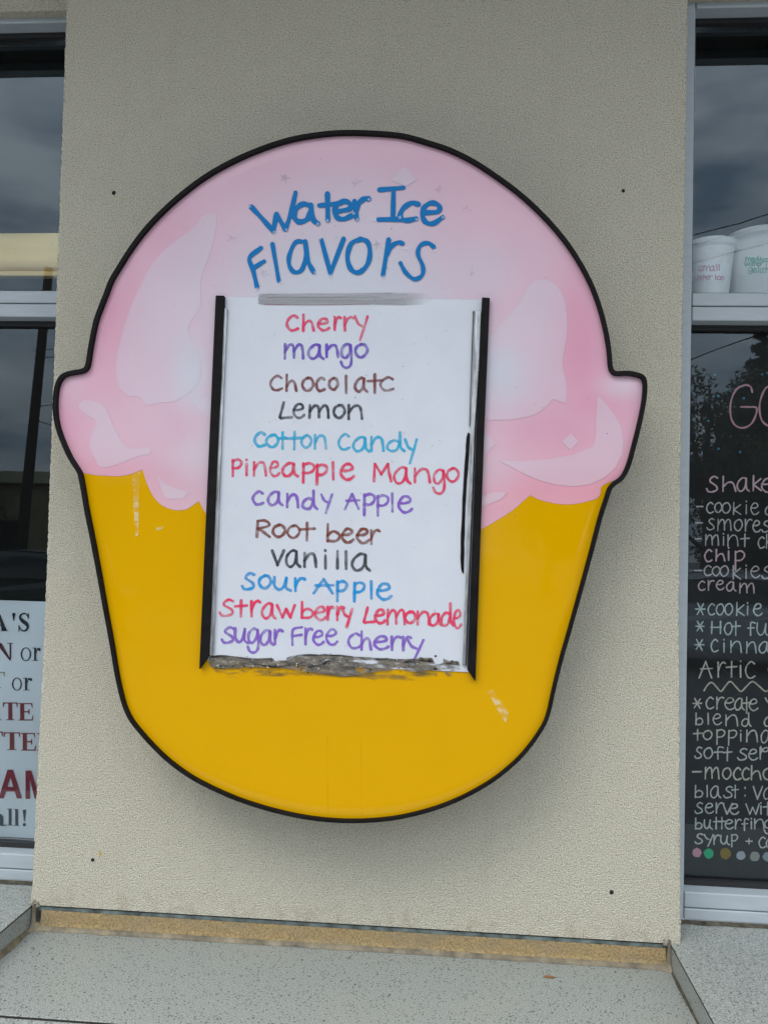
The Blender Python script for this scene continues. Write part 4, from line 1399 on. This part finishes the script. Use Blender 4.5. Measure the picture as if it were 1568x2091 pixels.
def build_board():
    Y = 0.176
    x0 = 0.497
    b = thing('menu_board', 'black handwritten menu board filling the lower right window', 'menu board', (x0 + .7, Y, SILL[0] + .001))
    loc = Vector(b.location)
    box('board_panel', -0.7, 0.7, 0.0004, 0.008, 0.0, TR[2] - SILL[0] - .002, M['board'], b)
    P1 = (1368, 640, 3.485)
    P2 = (1368, 1200, 2.985)
    pk, gp, aq, cr, cg = (198, 150, 160), (168, 156, 156), (160, 184, 180), (186, 178, 158), (172, 180, 170)
    rows = [
        ('Shake', pk, P1, 14, [('s', 258, 1160, 335, 1270), ('h', 368, 1160, 470, 1265), ('a', 475, 1170, 560, 1265), ('k', 585, 1155, 645, 1260), ('e', 645, 1175, 730, 1270)]),
        ('cookie', gp, P1, 11, [('-', 188, 1370, 230, 1378), ('c', 258, 1345, 305, 1420), ('o', 315, 1345, 365, 1415), ('o', 368, 1345, 425, 1420), ('k', 445, 1345, 500, 1430), ('i', 535, 1335, 545, 1425), ('e', 570, 1350, 628, 1430), ('d', 675, 1320, 745, 1435)]),
        ('smores', gp, P1, 11, [('-', 182, 1488, 228, 1492), ('s', 260, 1460, 310, 1540), ('m', 335, 1465, 430, 1545), ('o', 455, 1465, 510, 1545), ('r', 528, 1465, 580, 1548), ('e', 585, 1475, 640, 1555), ('s', 650, 1475, 705, 1555)]),
        ('mint ch', gp, P1, 11, [('-', 178, 1602, 220, 1606), ('m', 248, 1575, 342, 1650), ('i', 372, 1565, 382, 1650), ('n', 405, 1575, 480, 1655), ('t', 500, 1570, 560, 1660), ('c', 625, 1590, 668, 1670), ('h', 680, 1570, 740, 1670)]),
        ('chip', pk, P1, 13, [('c', 245, 1680, 295, 1765), ('h', 322, 1680, 390, 1760), ('i', 408, 1665, 420, 1755), ('p', 455, 1690, 525, 1825)]),
        ('cookies', gp, P1, 11, [('-', 170, 1828, 222, 1832), ('c', 240, 1795, 290, 1865), ('o', 298, 1800, 352, 1865), ('o', 355, 1795, 410, 1870), ('k', 442, 1795, 500, 1890), ('i', 532, 1790, 545, 1885), ('e', 570, 1800, 635, 1880), ('s', 650, 1800, 715, 1885)]),
        ('cream', (190, 152, 158), P1, 12, [('c', 200, 1905, 245, 1970), ('r', 265, 1900, 310, 1970), ('e', 325, 1900, 380, 1965), ('a', 400, 1910, 465, 1975), ('m', 490, 1920, 595, 1990)]),
        ('cookie with a star', aq, P2, 10, [('*', 155, 95, 210, 165), ('c', 230, 98, 270, 165), ('o', 280, 98, 325, 165), ('o', 332, 95, 378, 165), ('k', 400, 90, 450, 170), ('i', 465, 90, 475, 165), ('e', 505, 98, 558, 170)]),
        ('Hot fu', aq, P2, 10, [('*', 155, 205, 205, 265), ('H', 248, 205, 308, 280), ('o', 330, 212, 375, 285), ('t', 372, 205, 425, 290), ('f', 470, 210, 515, 290), ('u', 525, 215, 600, 295)]),
        ('cinna', aq, P2, 10, [('*', 148, 315, 203, 380), ('c', 248, 315, 290, 390), ('i', 318, 315, 335, 392), ('n', 365, 325, 432, 395), ('n', 462, 330, 522, 398), ('a', 540, 330, 605, 398)]),
        ('Artic', cr, P2, 11, [('A', 175, 450, 255, 550), ('r', 285, 455, 335, 545), ('t', 340, 450, 405, 545), ('i', 420, 445, 435, 545), ('c', 458, 450, 515, 550), ('(', 585, 450, 640, 550)]),
        ('create y', cr, P2, 10, [('*', 138, 675, 190, 735), ('c', 218, 668, 262, 738), ('r', 278, 668, 325, 740), ('e', 330, 672, 392, 742), ('a', 392, 675, 450, 745), ('t', 440, 668, 490, 765), ('e', 478, 680, 532, 748), ('y', 578, 672, 640, 765)]),
        ('blend', cr, P2, 10, [('b', 152, 765, 195, 835), ('l', 225, 765, 235, 832), ('e', 258, 770, 310, 835), ('n', 335, 775, 410, 842), ('d', 435, 765, 490, 845), ('a', 572, 785, 630, 845)]),
        ('topping', cr, P2, 10, [('t', 140, 865, 192, 930), ('o', 200, 870, 252, 925), ('p', 278, 865, 330, 955), ('p', 350, 868, 402, 960), ('i', 422, 870, 435, 935), ('n', 462, 868, 530, 940), ('g', 550, 870, 605, 1000)]),
        ('soft ser', cg, P2, 10, [('s', 148, 972, 190, 1040), ('o', 205, 975, 255, 1040), ('f', 268, 970, 322, 1045), ('t', 320, 975, 375, 1055), ('s', 410, 980, 465, 1050), ('e', 475, 985, 530, 1050), ('r', 540, 975, 600, 1045)]),
        ('moccho', cr, P2, 11, [('-', 135, 1120, 188, 1124), ('m', 210, 1095, 295, 1165), ('o', 318, 1098, 368, 1165), ('c', 385, 1098, 430, 1170), ('c', 438, 1098, 480, 1170), ('h', 490, 1085, 555, 1170), ('o', 565, 1100, 620, 1170)]),
        ('blast', cg, P2, 10, [('b', 148, 1205, 195, 1278), ('l', 218, 1205, 230, 1275), ('a', 245, 1210, 305, 1280), ('s', 325, 1212, 375, 1280), ('t', 375, 1205, 415, 1282), (':', 448, 1212, 462, 1275), ('v', 505, 1212, 560, 1290), ('a', 568, 1220, 625, 1290)]),
        ('serve wit', cg, P2, 10, [('s', 150, 1310, 195, 1375), ('e', 210, 1315, 262, 1375), ('r', 275, 1312, 325, 1375), ('v', 320, 1315, 375, 1380), ('e', 360, 1318, 415, 1380), ('w', 460, 1318, 540, 1385), ('i', 545, 1310, 558, 1380), ('t', 565, 1308, 620, 1385)]),
        ('butterfin', cg, P2, 10, [('b', 150, 1405, 190, 1470), ('u', 205, 1415, 255, 1472), ('t', 262, 1400, 297, 1470), ('t', 295, 1400, 332, 1470), ('e', 332, 1415, 382, 1470), ('r', 392, 1412, 430, 1470), ('f', 435, 1408, 475, 1480), ('i', 488, 1405, 498, 1470), ('n', 510, 1410, 570, 1470), ('g', 572, 1415, 620, 1500)]),
        ('syrup', cg, P2, 10, [('s', 150, 1500, 195, 1560), ('y', 205, 1505, 260, 1575), ('r', 262, 1508, 300, 1565), ('u', 305, 1510, 360, 1568), ('p', 370, 1505, 408, 1580), ('+', 460, 1530, 498, 1562), ('c', 540, 1520, 580, 1585), ('a', 585, 1525, 640, 1585)]),
    ]
    for lab, rgb, (ox, oy, sc), wd, let in rows:
        groups = [[let[0]]]
        for q in let[1:]:
            if q[1] - groups[-1][-1][3] > 3.0 * wd and groups[-1][-1][0] not in '*-':
                groups.append([])
            groups[-1].append(q)
        for gq in groups:
            st = letter_strokes(gq, ox, oy, sc)
            put('menu_lettering', st, 0.88 * wd / sc, Y, chalk('chalk_%d_%d_%d' % rgb, tuple(min(245, int(0.62 * c + 0.38 * 176 + 52)) for c in rgb)), b, loc, 0.0004, 'chalk marker writing from the line ' + lab)
    t = lambda L: [[(1368 + a / 3.485, 640 + c / 3.485) for a, c in s_] for s_ in L]
    go = t([[(582, 560), (570, 522), (530, 510), (470, 540), (432, 620), (427, 720), (455, 790), (510, 815), (570, 790), (605, 730), (612, 672), (560, 666), (502, 665)],
            [(730, 510), (680, 530), (645, 600), (633, 680), (650, 760), (697, 800), (760, 800), (810, 730), (820, 620), (780, 530), (730, 510)]])
    put('menu_lettering', go, 4.0, Y, chalk('chalk_g', (226, 176, 188)), b, loc, 0.0004, 'large pink chalk marker letters G and O')
    wv = [[(1368 + a / 2.985, 1200 + c / 2.985) for a, c in [(205, 628), (225, 595), (252, 578), (285, 610), (308, 632), (335, 600), (365, 572), (400, 605), (430, 632), (465, 600), (500, 572), (540, 600), (580, 632), (615, 610)]]]
    put('menu_lettering', wv, 3.4, Y, chalk('chalk_w', (226, 220, 200)), b, loc, 0.0004, 'wavy chalk marker underline')
    for px, py, sc0, r, rgb in [(162, 1615, 0, 9.5, (238, 176, 196)), (233, 1620, 0, 10, (40, 212, 150)), (335, 1620, 0, 11.5, (160, 136, 24)), (430, 1633, 0, 9.5, (200, 210, 220)), (513, 1638, 0, 10, (178, 182, 176)), (592, 1640, 0, 10, (170, 190, 196))]:
        x, y = 1368 + px / 2.985, 1200 + py / 2.985
        P = [(x + r * math.cos(q) * random.uniform(.9, 1.08), y + r * 1.02 * math.sin(q) * random.uniform(.9, 1.08)) for q in np.linspace(0, 2 * PI, 17)[:-1]]
        flat_poly('paint_dot', P, Y - 0.0004, paint('dot_%d' % rgb[0], rgb, .6), b)
    sc_ = [[(1372, 1262), (1400, 1300), (1440, 1335), (1500, 1385), (1545, 1392)], [(1376, 1300), (1430, 1330), (1500, 1346), (1568, 1390)], [(1470, 1250), (1520, 1268), (1566, 1262)], [(1418, 1420), (1470, 1432), (1530, 1405)]]
    vs, fs = ribbons(sc_, 1.6, flat_on(Y), 0.0007, wob=.5)
    pydata('scuff_mark', [v - loc for v in vs], fs, marker('scuff', (120, 124, 122), .42), b)
    for px, py in ((316, 436), (652, 433), (690, 425), (342, 588), (523, 603), (270, 765), (342, 963), (495, 986)):
        x, y = 1368 + px / 3.485, 640 + py / 3.485
        P = [(x + 2.3 * math.cos(q), y + 2.5 * math.sin(q)) for q in np.linspace(0, 2 * PI, 9)[:-1]]
        flat_poly('teal_dot', P, Y - 0.0004, paint('dot_teal', (70, 150, 180), .6), b)


def lathe(name, prof, mat, parent, n=40):
    vs, fs = [], []
    for r, z in prof:
        for k in range(n):
            w = 2 * PI * k / n
            vs.append((r * math.cos(w), r * math.sin(w), z))
    for i in range(len(prof) - 1):
        for k in range(n):
            a, b2 = i * n + k, i * n + (k + 1) % n
            fs.append((a, b2, b2 + n, a + n))
    fs.append(tuple(range(n))[::-1])
    return pydata(name, vs, fs, mat, parent, True)


def build_cups():
    def cup(label, cx_px, y_top, half_px, bot_half, h, Y, group):
        c = at(cx_px, 598, Y)
        zt = at(cx_px, y_top, Y).z
        base = TR[0] + 0.001
        k = (Y + 1.8) / FPX
        r1, r0 = half_px * k, bot_half * k
        H = zt - base
        o = thing('foam_cup', label, 'cup', (c.x, Y, base), group)
        prof = [(r0 * .96, 0), (r0, .003), (r0 + (r1 * .93 - r0) * .86, H * .86), (r1 * .94, H - .016), (r1 * .99, H - .014), (r1, H - .010), (r1, H - .004), (r1 * .985, H), (r1 * .93, H - .001), (r1 * .90, H - .02), (r0 * .9, .01)]
        lathe('cup_body', prof, M['foam'], o)
        return o, r0, r1, H

    def on_cup(o, r0, r1, H, lift=.0012):
        def f(px, py, l):
            # where the line of sight meets the cup's tapered side
            d = ray(px, py)
            p0 = EYE - Vector(o.location)
            lo = None
            t = (o.location.y - r1 * 1.3 - EYE.y) / d.y
            for _ in range(400):
                p = p0 + d * t
                zz = min(max(p.z / H, 0), 1)
                rr = r0 + (r1 * .935 - r0) * zz + lift + l
                if math.hypot(p.x, p.y) <= rr:
                    return p
                t += 0.0004 / d.length
            return p
        return f
    a = cup('small white foam cup with pink writing behind the upper right window', 1452, 497, 47, 29, .1, 0.262, 'foam size cups on the window ledge')
    b = cup('larger white foam cup with green writing behind the upper right window', 1560, 484, 76, 60, .13, 0.298, 'foam size cups on the window ledge')
    S4 = (1368, 0, 2.985)
    pk = marker('cup_pink', (206, 110, 140), .9)
    gr = marker('cup_green', (60, 176, 150), .9)
    sm = letter_strokes([('s', 168, 1620, 195, 1650), ('m', 200, 1620, 240, 1650), ('a', 243, 1620, 272, 1650), ('l', 280, 1612, 286, 1648), ('l', 294, 1612, 300, 1648),
                         ('w', 136, 1684, 170, 1705), ('a', 172, 1682, 192, 1703), ('t', 194, 1674, 212, 1702), ('e', 214, 1682, 234, 1703), ('r', 238, 1680, 254, 1702), ('i', 272, 1676, 278, 1702), ('c', 284, 1682, 302, 1704), ('e', 304, 1684, 326, 1706)], *S4)
    md = letter_strokes([('m', 458, 1570, 490, 1592), ('e', 492, 1572, 512, 1592), ('d', 512, 1562, 538, 1592), ('i', 544, 1566, 549, 1592), ('u', 553, 1574, 576, 1594), ('m', 580, 1574, 610, 1594),
                         ('w', 450, 1600, 480, 1618), ('a', 482, 1600, 504, 1618), ('t', 504, 1592, 522, 1618), ('e', 524, 1600, 544, 1618), ('r', 548, 1600, 564, 1618), ('i', 582, 1596, 588, 1618),
                         ('g', 474, 1632, 502, 1668), ('e', 504, 1634, 526, 1660), ('l', 534, 1622, 540, 1660), ('a', 546, 1634, 572, 1660), ('t', 574, 1624, 592, 1660), ('i', 596, 1626, 602, 1660)], *S4)
    for (o, r0, r1, H), st, mt, lb in ((a, sm, pk, 'pink marker reading small water ice'), (b, md, gr, 'green marker reading medium water ice gelati')):
        vs, fs = ribbons(st, 2.4, on_cup(o, r0, r1, H), 0.0002)
        t = pydata('cup_lettering', vs, fs, mt, o)
        t['label'] = lb
    # paper label on the small cup
    o, r0, r1, H = a
    f = on_cup(o, r0, r1, H, .0006)
    vs, fs = [], []
    q = [(1408, 530), (1490, 538), (1484, 577), (1408, 572)]
    n = 14
    for j in range(4):
        for i in range(n + 1):
            u, v = i / n, j / 3
            x = (q[0][0] * (1 - u) + q[1][0] * u) * (1 - v) + (q[3][0] * (1 - u) + q[2][0] * u) * v
            y = (q[0][1] * (1 - u) + q[1][1] * u) * (1 - v) + (q[3][1] * (1 - u) + q[2][1] * u) * v
            vs.append(f(x, y, 0))
    for j in range(3):
        for i in range(n):
            k = j * (n + 1) + i
            fs.append((k, k + 1, k + n + 2, k + n + 1))
    pydata('paper_label', vs, fs, M['paper'], o, True)
    structure(box('inner_ledge', 0.50, 1.94, GLASS_Y + 0.041, 0.50, TR[0] - 0.02, TR[0], M['frame']))


def build_shade():
    Y = 0.19
    zt, zb = at(60, 475, Y).z, at(60, 554, Y).z
    x0, x1 = -2.3, -0.90
    s = thing('window_shade', 'rolled cream window shade hanging behind the upper left window', 'window shade', ((x0 + x1) / 2, Y, zb))
    H = zt - zb
    prof = [(0.03, H), (0.004, H), (0.001, H * .97), (0.0, H * .55), (0.003, H * .50), (-0.004, H * .46), (-0.010, H * .30), (-0.009, H * .12), (-0.002, H * .02), (0.03, 0.0)]
    vs, fs = [], []
    hx = (x1 - x0) / 2
    n = 30
    for i in range(n + 1):
        for y, z in prof:
            vs.append((-hx + 2 * hx * i / n, y, z + .0006 * noise.noise(Vector((i * .6, z * 9, 0)))))
    k = len(prof)
    for i in range(n):
        for q in range(k):
            a, b = i * k + q, i * k + (q + 1) % k
            fs.append((a, a + k, b + k, b))
    pydata('rolled_fabric', vs, fs, M['cream'], s, True)
    box('bottom_rail', -hx, hx, -0.004, 0.02, -0.012, -0.0005, M['cream'], s, 0.002)


# ---------------------------------------------------------------- what the glass mirrors: the lot behind the photographer
def build_pole():
    L = 20
    top = seen_in_glass(101, 548, L)
    bot = seen_in_glass(60, 960, L)
    d = (bot - top)
    foot = top + d * ((top.z + 0.1) / -d.z)
    p = thing('utility_pole', 'weathered leaning timber utility pole across the parking lot', 'utility pole', foot)
    tube('shaft', [Vector((0, 0, 0)), (top - foot) * .5, top - foot], 0.15, M['timber'], p, 12, 0.11)
    box('crossarm', -1.1, 1.1, -.06, .06, -.06, .06, M['timber'], p, .01).location = (top - foot) * .86
    for k in (-0.95, -0.4, 0.4, 0.95):
        lathe('insulator', [(.03, .06), (.05, .10), (.03, .13), (.045, .17), (.02, .2)], M['frame'], p, 10).location = (top - foot) * .86 + Vector((k, 0, 0))
    wires = [((70, 715), (600, 690), (1411, 481), (1568, 437), (2300, 200)), ((70, 730), (600, 712), (1411, 501), (1568, 457), (2300, 225)), ((64, 832), (600, 760), (1411, 538), (1568, 496), (2300, 285)), ((62, 856), (300, 905), (1100, 830), (1500, 700), (2300, 420))]
    labs = ('uppermost black overhead power line on the leaning pole', 'black overhead power line just below the uppermost one', 'black overhead line in the middle of the leaning pole', 'lowest thick black overhead cable on the leaning pole')
    for k, w in enumerate(wires):
        Ls = (L - .2, 18.5, 15.5, 14.5, 11.5)
        pts = [seen_in_glass(x, y, l) for (x, y), l in zip(w, Ls)]
        pts = [Vector(q) for q in catmull([tuple(q) for q in pts], 10)]
        c = pts[0].copy()
        o = tube('power_line', [q - c for q in pts], 0.010 if k < 3 else 0.012, M['cable'], None, 5)
        o.location = c
        tag(o, labs[k], 'power line', 'power lines over the parking lot')


def leaf_cloud(name, blobs, n, size, mat, parent, seed):
    rnd = random.Random(seed)
    vs, fs = [], []
    for _ in range(n):
        cx, cy, cz, r, fl = blobs[rnd.randrange(len(blobs))]
        while True:
            u = Vector((rnd.uniform(-1, 1), rnd.uniform(-1, 1), rnd.uniform(-1, 1)))
            if 0.25 < u.length < 1:
                break
        p = Vector((cx + u.x * r, cy + u.y * r, cz + u.z * r * fl))
        a = Vector((rnd.gauss(0, 1), rnd.gauss(0, 1), rnd.gauss(0, 1))).normalized()
        b = a.cross(Vector((rnd.gauss(0, 1), rnd.gauss(0, 1), rnd.gauss(0, 1)))).normalized()
        s = size * rnd.uniform(.6, 1.4)
        k = len(vs)
        vs += [p - a * s, p - b * s * .4, p + a * s, p + b * s * .4]
        fs.append((k, k + 1, k + 2, k + 3))
    return pydata(name, vs, fs, mat, parent)


def build_trees():
    def broad(x, y, h, seed, label):
        rnd = random.Random(seed)
        t = thing('broadleaf_tree', label, 'tree', (x, y, -.03), 'trees across the parking lot')
        tube('trunk', [(0, 0, 0), (.1, 0, h * .3), (0, .1, h * .6), (.1, 0, h * .9)], h * .03, M['bark'], t, 9, h * .006)
        blobs = [(0, 0, h * .6, h * .25, .9)]
        for k in range(14):
            a = k * 2.4 + rnd.random()
            rr = h * rnd.uniform(.15, .28)
            z = h * rnd.uniform(.22, .9)
            blobs.append((math.cos(a) * rr, math.sin(a) * rr, z, h * rnd.uniform(.10, .19), .8))
            tube('limb', [(0, 0, z * .6), (math.cos(a) * rr * .5, math.sin(a) * rr * .5, z * .85), (math.cos(a) * rr, math.sin(a) * rr, z)], h * .010, M['bark'], t, 6, h * .003)
        leaf_cloud('crown', blobs, 13000, h * .012, M['broad_leaf'], t, seed)

    def fir(x, y, h, seed, label):
        rnd = random.Random(seed)
        t = thing('conifer_tree', label, 'tree', (x, y, -.03), 'trees across the parking lot')
        tube('trunk', [(0, 0, 0), (0, 0, h * .5), (.05, 0, h * .99)], h * .02, M['bark'], t, 8, h * .003)
        blobs = []
        for k in range(46):
            f = k / 45
            r = h * (.20 * (1 - f) + .012)
            a = k * 2.4
            blobs.append((math.cos(a) * r * .6, math.sin(a) * r * .6, h * (.12 + .86 * f), r * .6 + .05, .45))
        leaf_cloud('crown', blobs, 13000, h * .011, M['conifer_leaf'], t, seed)
    xr = lambda px, L: seen_in_glass(px, 900, L).x
    fir(xr(1555, 25), -25, 8.8, 3, 'tallest dark conifer across the lot')
    broad(xr(1440, 24), -24, 7.2, 4, 'round dark broadleaf tree left of the tallest conifer')
    broad(xr(1640, 27), -27, 7.8, 5, 'dark broadleaf tree right of the tallest conifer')
    broad(xr(1220, 30), -30, 7.6, 6, 'broadleaf tree mirrored in the right side of the pink scoop')
    broad(xr(1120, 33), -33, 6.4, 8, 'lower broadleaf tree left of the one mirrored in the scoop')
    fir(xr(1780, 26), -26, 8.2, 9, 'dark conifer at the far right of the row')
    broad(xr(-170, 21), -21, 6.6, 10, 'broadleaf tree left of the leaning utility pole')
    broad(xr(470, 38), -38, 6.5, 12, 'broadleaf tree behind the low tan building')


def build_low_building():
    L = 23
    a, b = seen_in_glass(-500, 976, L), seen_in_glass(420, 976, L)
    top = a.z
    b_ = thing('low_building', 'low tan building with a dark door and louver vent across the lot', 'building', ((a.x + b.x) / 2, -L, -.03))
    ox, oy, oz = b_.location
    box('wall', a.x - ox, b.x - ox, -6, 0, 0, top + .03, M['tanwall'], b_)
    box('roof_fascia', a.x - ox - .2, b.x - ox + .2, -6.2, 0.15, top + .031, top + .40, M['fascia'], b_, .02)
    d0, d1 = seen_in_glass(-60, 1060, L), seen_in_glass(57, 1060, L)
    d = box('door', d0.x - ox, d1.x - ox, 0.002, 0.06, 0.05, d0.z + .03, M['door'], b_, .01)
    v0, v1 = seen_in_glass(14, 1065, L), seen_in_glass(46, 1118, L)
    for k in range(9):
        z = v1.z + (v0.z - v1.z) * k / 9
        box('louver_slat', v0.x - ox, v1.x - ox, 0.062, 0.09, z - oz, z - oz + (v0.z - v1.z) / 15, M['timber'], d)


def build_cars():
    def car(label, x, y, rot, col):
        c = thing('parked_car', label, 'car', (x, y, -.03), 'cars parked in the lot')
        c.rotation_euler = (0, 0, rot)
        s = Mat('car_paint', col, 0.25)
        s.p.inputs['Coat Weight'].default_value = 0.6
        side = [(-2.15, .35), (-2.2, .62), (-2.1, .88), (-1.55, .95), (-.95, 1.38), (-.3, 1.46), (.45, 1.42), (1.15, .98), (1.95, .86), (2.18, .62), (2.15, .34)]
        side = [tuple(p) for p in catmull(side, 4)]
        vs, fs = [], []
        n = len(side)
        ws = [(-.84, .93), (-.88, 1.0), (.88, 1.0), (.84, .93)]
        for yy, k in ws:
            for x_, z in side:
                tuck = 0.80 if z > 1.0 else 1.0
                f = 1 - (1 - tuck) * min(1, max(0, (z - .95) / .45))
                vs.append((x_ * (1 if abs(yy) > .85 else .985), yy * f, z * (1 if abs(yy) > .85 else .99)))
        for j in range(3):
            for i in range(n - 1):
                fs.append((j * n + i, j * n + i + 1, (j + 1) * n + i + 1, (j + 1) * n + i))
        fs.append(tuple(range(n)))
        fs.append(tuple(3 * n + i for i in range(n))[::-1])
        fs.append((0, n, 2 * n, 3 * n))
        pydata('body', vs, fs, s.m, c, False)
        for sy in (-1, 1):
            pydata('side_window', [(-1.28, sy * .852, 1.0), (1.0, sy * .852, 1.0), (.42, sy * .732, 1.34), (-.30, sy * .724, 1.38), (-.88, sy * .74, 1.31)], [(0, 1, 2, 3, 4)], M['carglass'], c)
        pydata('windscreen', [(1.13, -.72, 1.02), (1.13, .72, 1.02), (.56, .62, 1.385), (.56, -.62, 1.385)], [(0, 1, 2, 3)], M['carglass'], c)
        pydata('rear_window', [(-1.5, -.70, 1.0), (-1.5, .70, 1.0), (-1.0, .60, 1.36), (-1.0, -.60, 1.36)], [(0, 1, 2, 3)], M['carglass'], c)
        for sx in (-1.32, 1.36):
            for sy in (-.80, .80):
                t = lathe('wheel', [(.2, -.1), (.30, -.1), (.32, -.07), (.32, .07), (.30, .1), (.2, .1)], M['tyre'], c, 20)
                t.location = (sx, sy, .32)
                t.rotation_euler = (PI / 2, 0, 0)
                lathe('hub', [(.19, -.105), (.20, 0), (.19, .105)], M['rim'], t, 16)
        for sy in (-.62, .62):
            box('headlight', 2.08, 2.19, sy - .2, sy + .2, .62, .76, M['lamp'], c, .02)
            box('tail_light', -2.2, -2.1, sy - .2, sy + .2, .68, .82, paint('tail_red', (130, 16, 20), .2), c, .02)
    p = seen_in_glass(1500, 1165, 12)
    car('silver sedan parked in the lot, mirrored in the menu board glass', p.x, -12, R(8), (.42, .44, .45, 1))
    p = seen_in_glass(40, 1165, 13)
    car('dark green sedan parked in front of the low tan building', p.x, -13, R(172), (.03, .05, .04, 1))


build_ground()
build_wall()
window('shop_window', 'white framed shop window left of the sign, with cream shade and paper poster', -0.9000, -1, 'shop windows beside the sign')
window('shop_window', 'white framed shop window right of the sign, with foam cups and black menu', 0.4930, 1, 'shop windows beside the sign')
build_interior()
build_counters()
build_canopy()
build_sign()
build_poster()
build_board()
build_cups()
build_shade()
build_pole()
build_trees()
build_low_building()
build_cars()
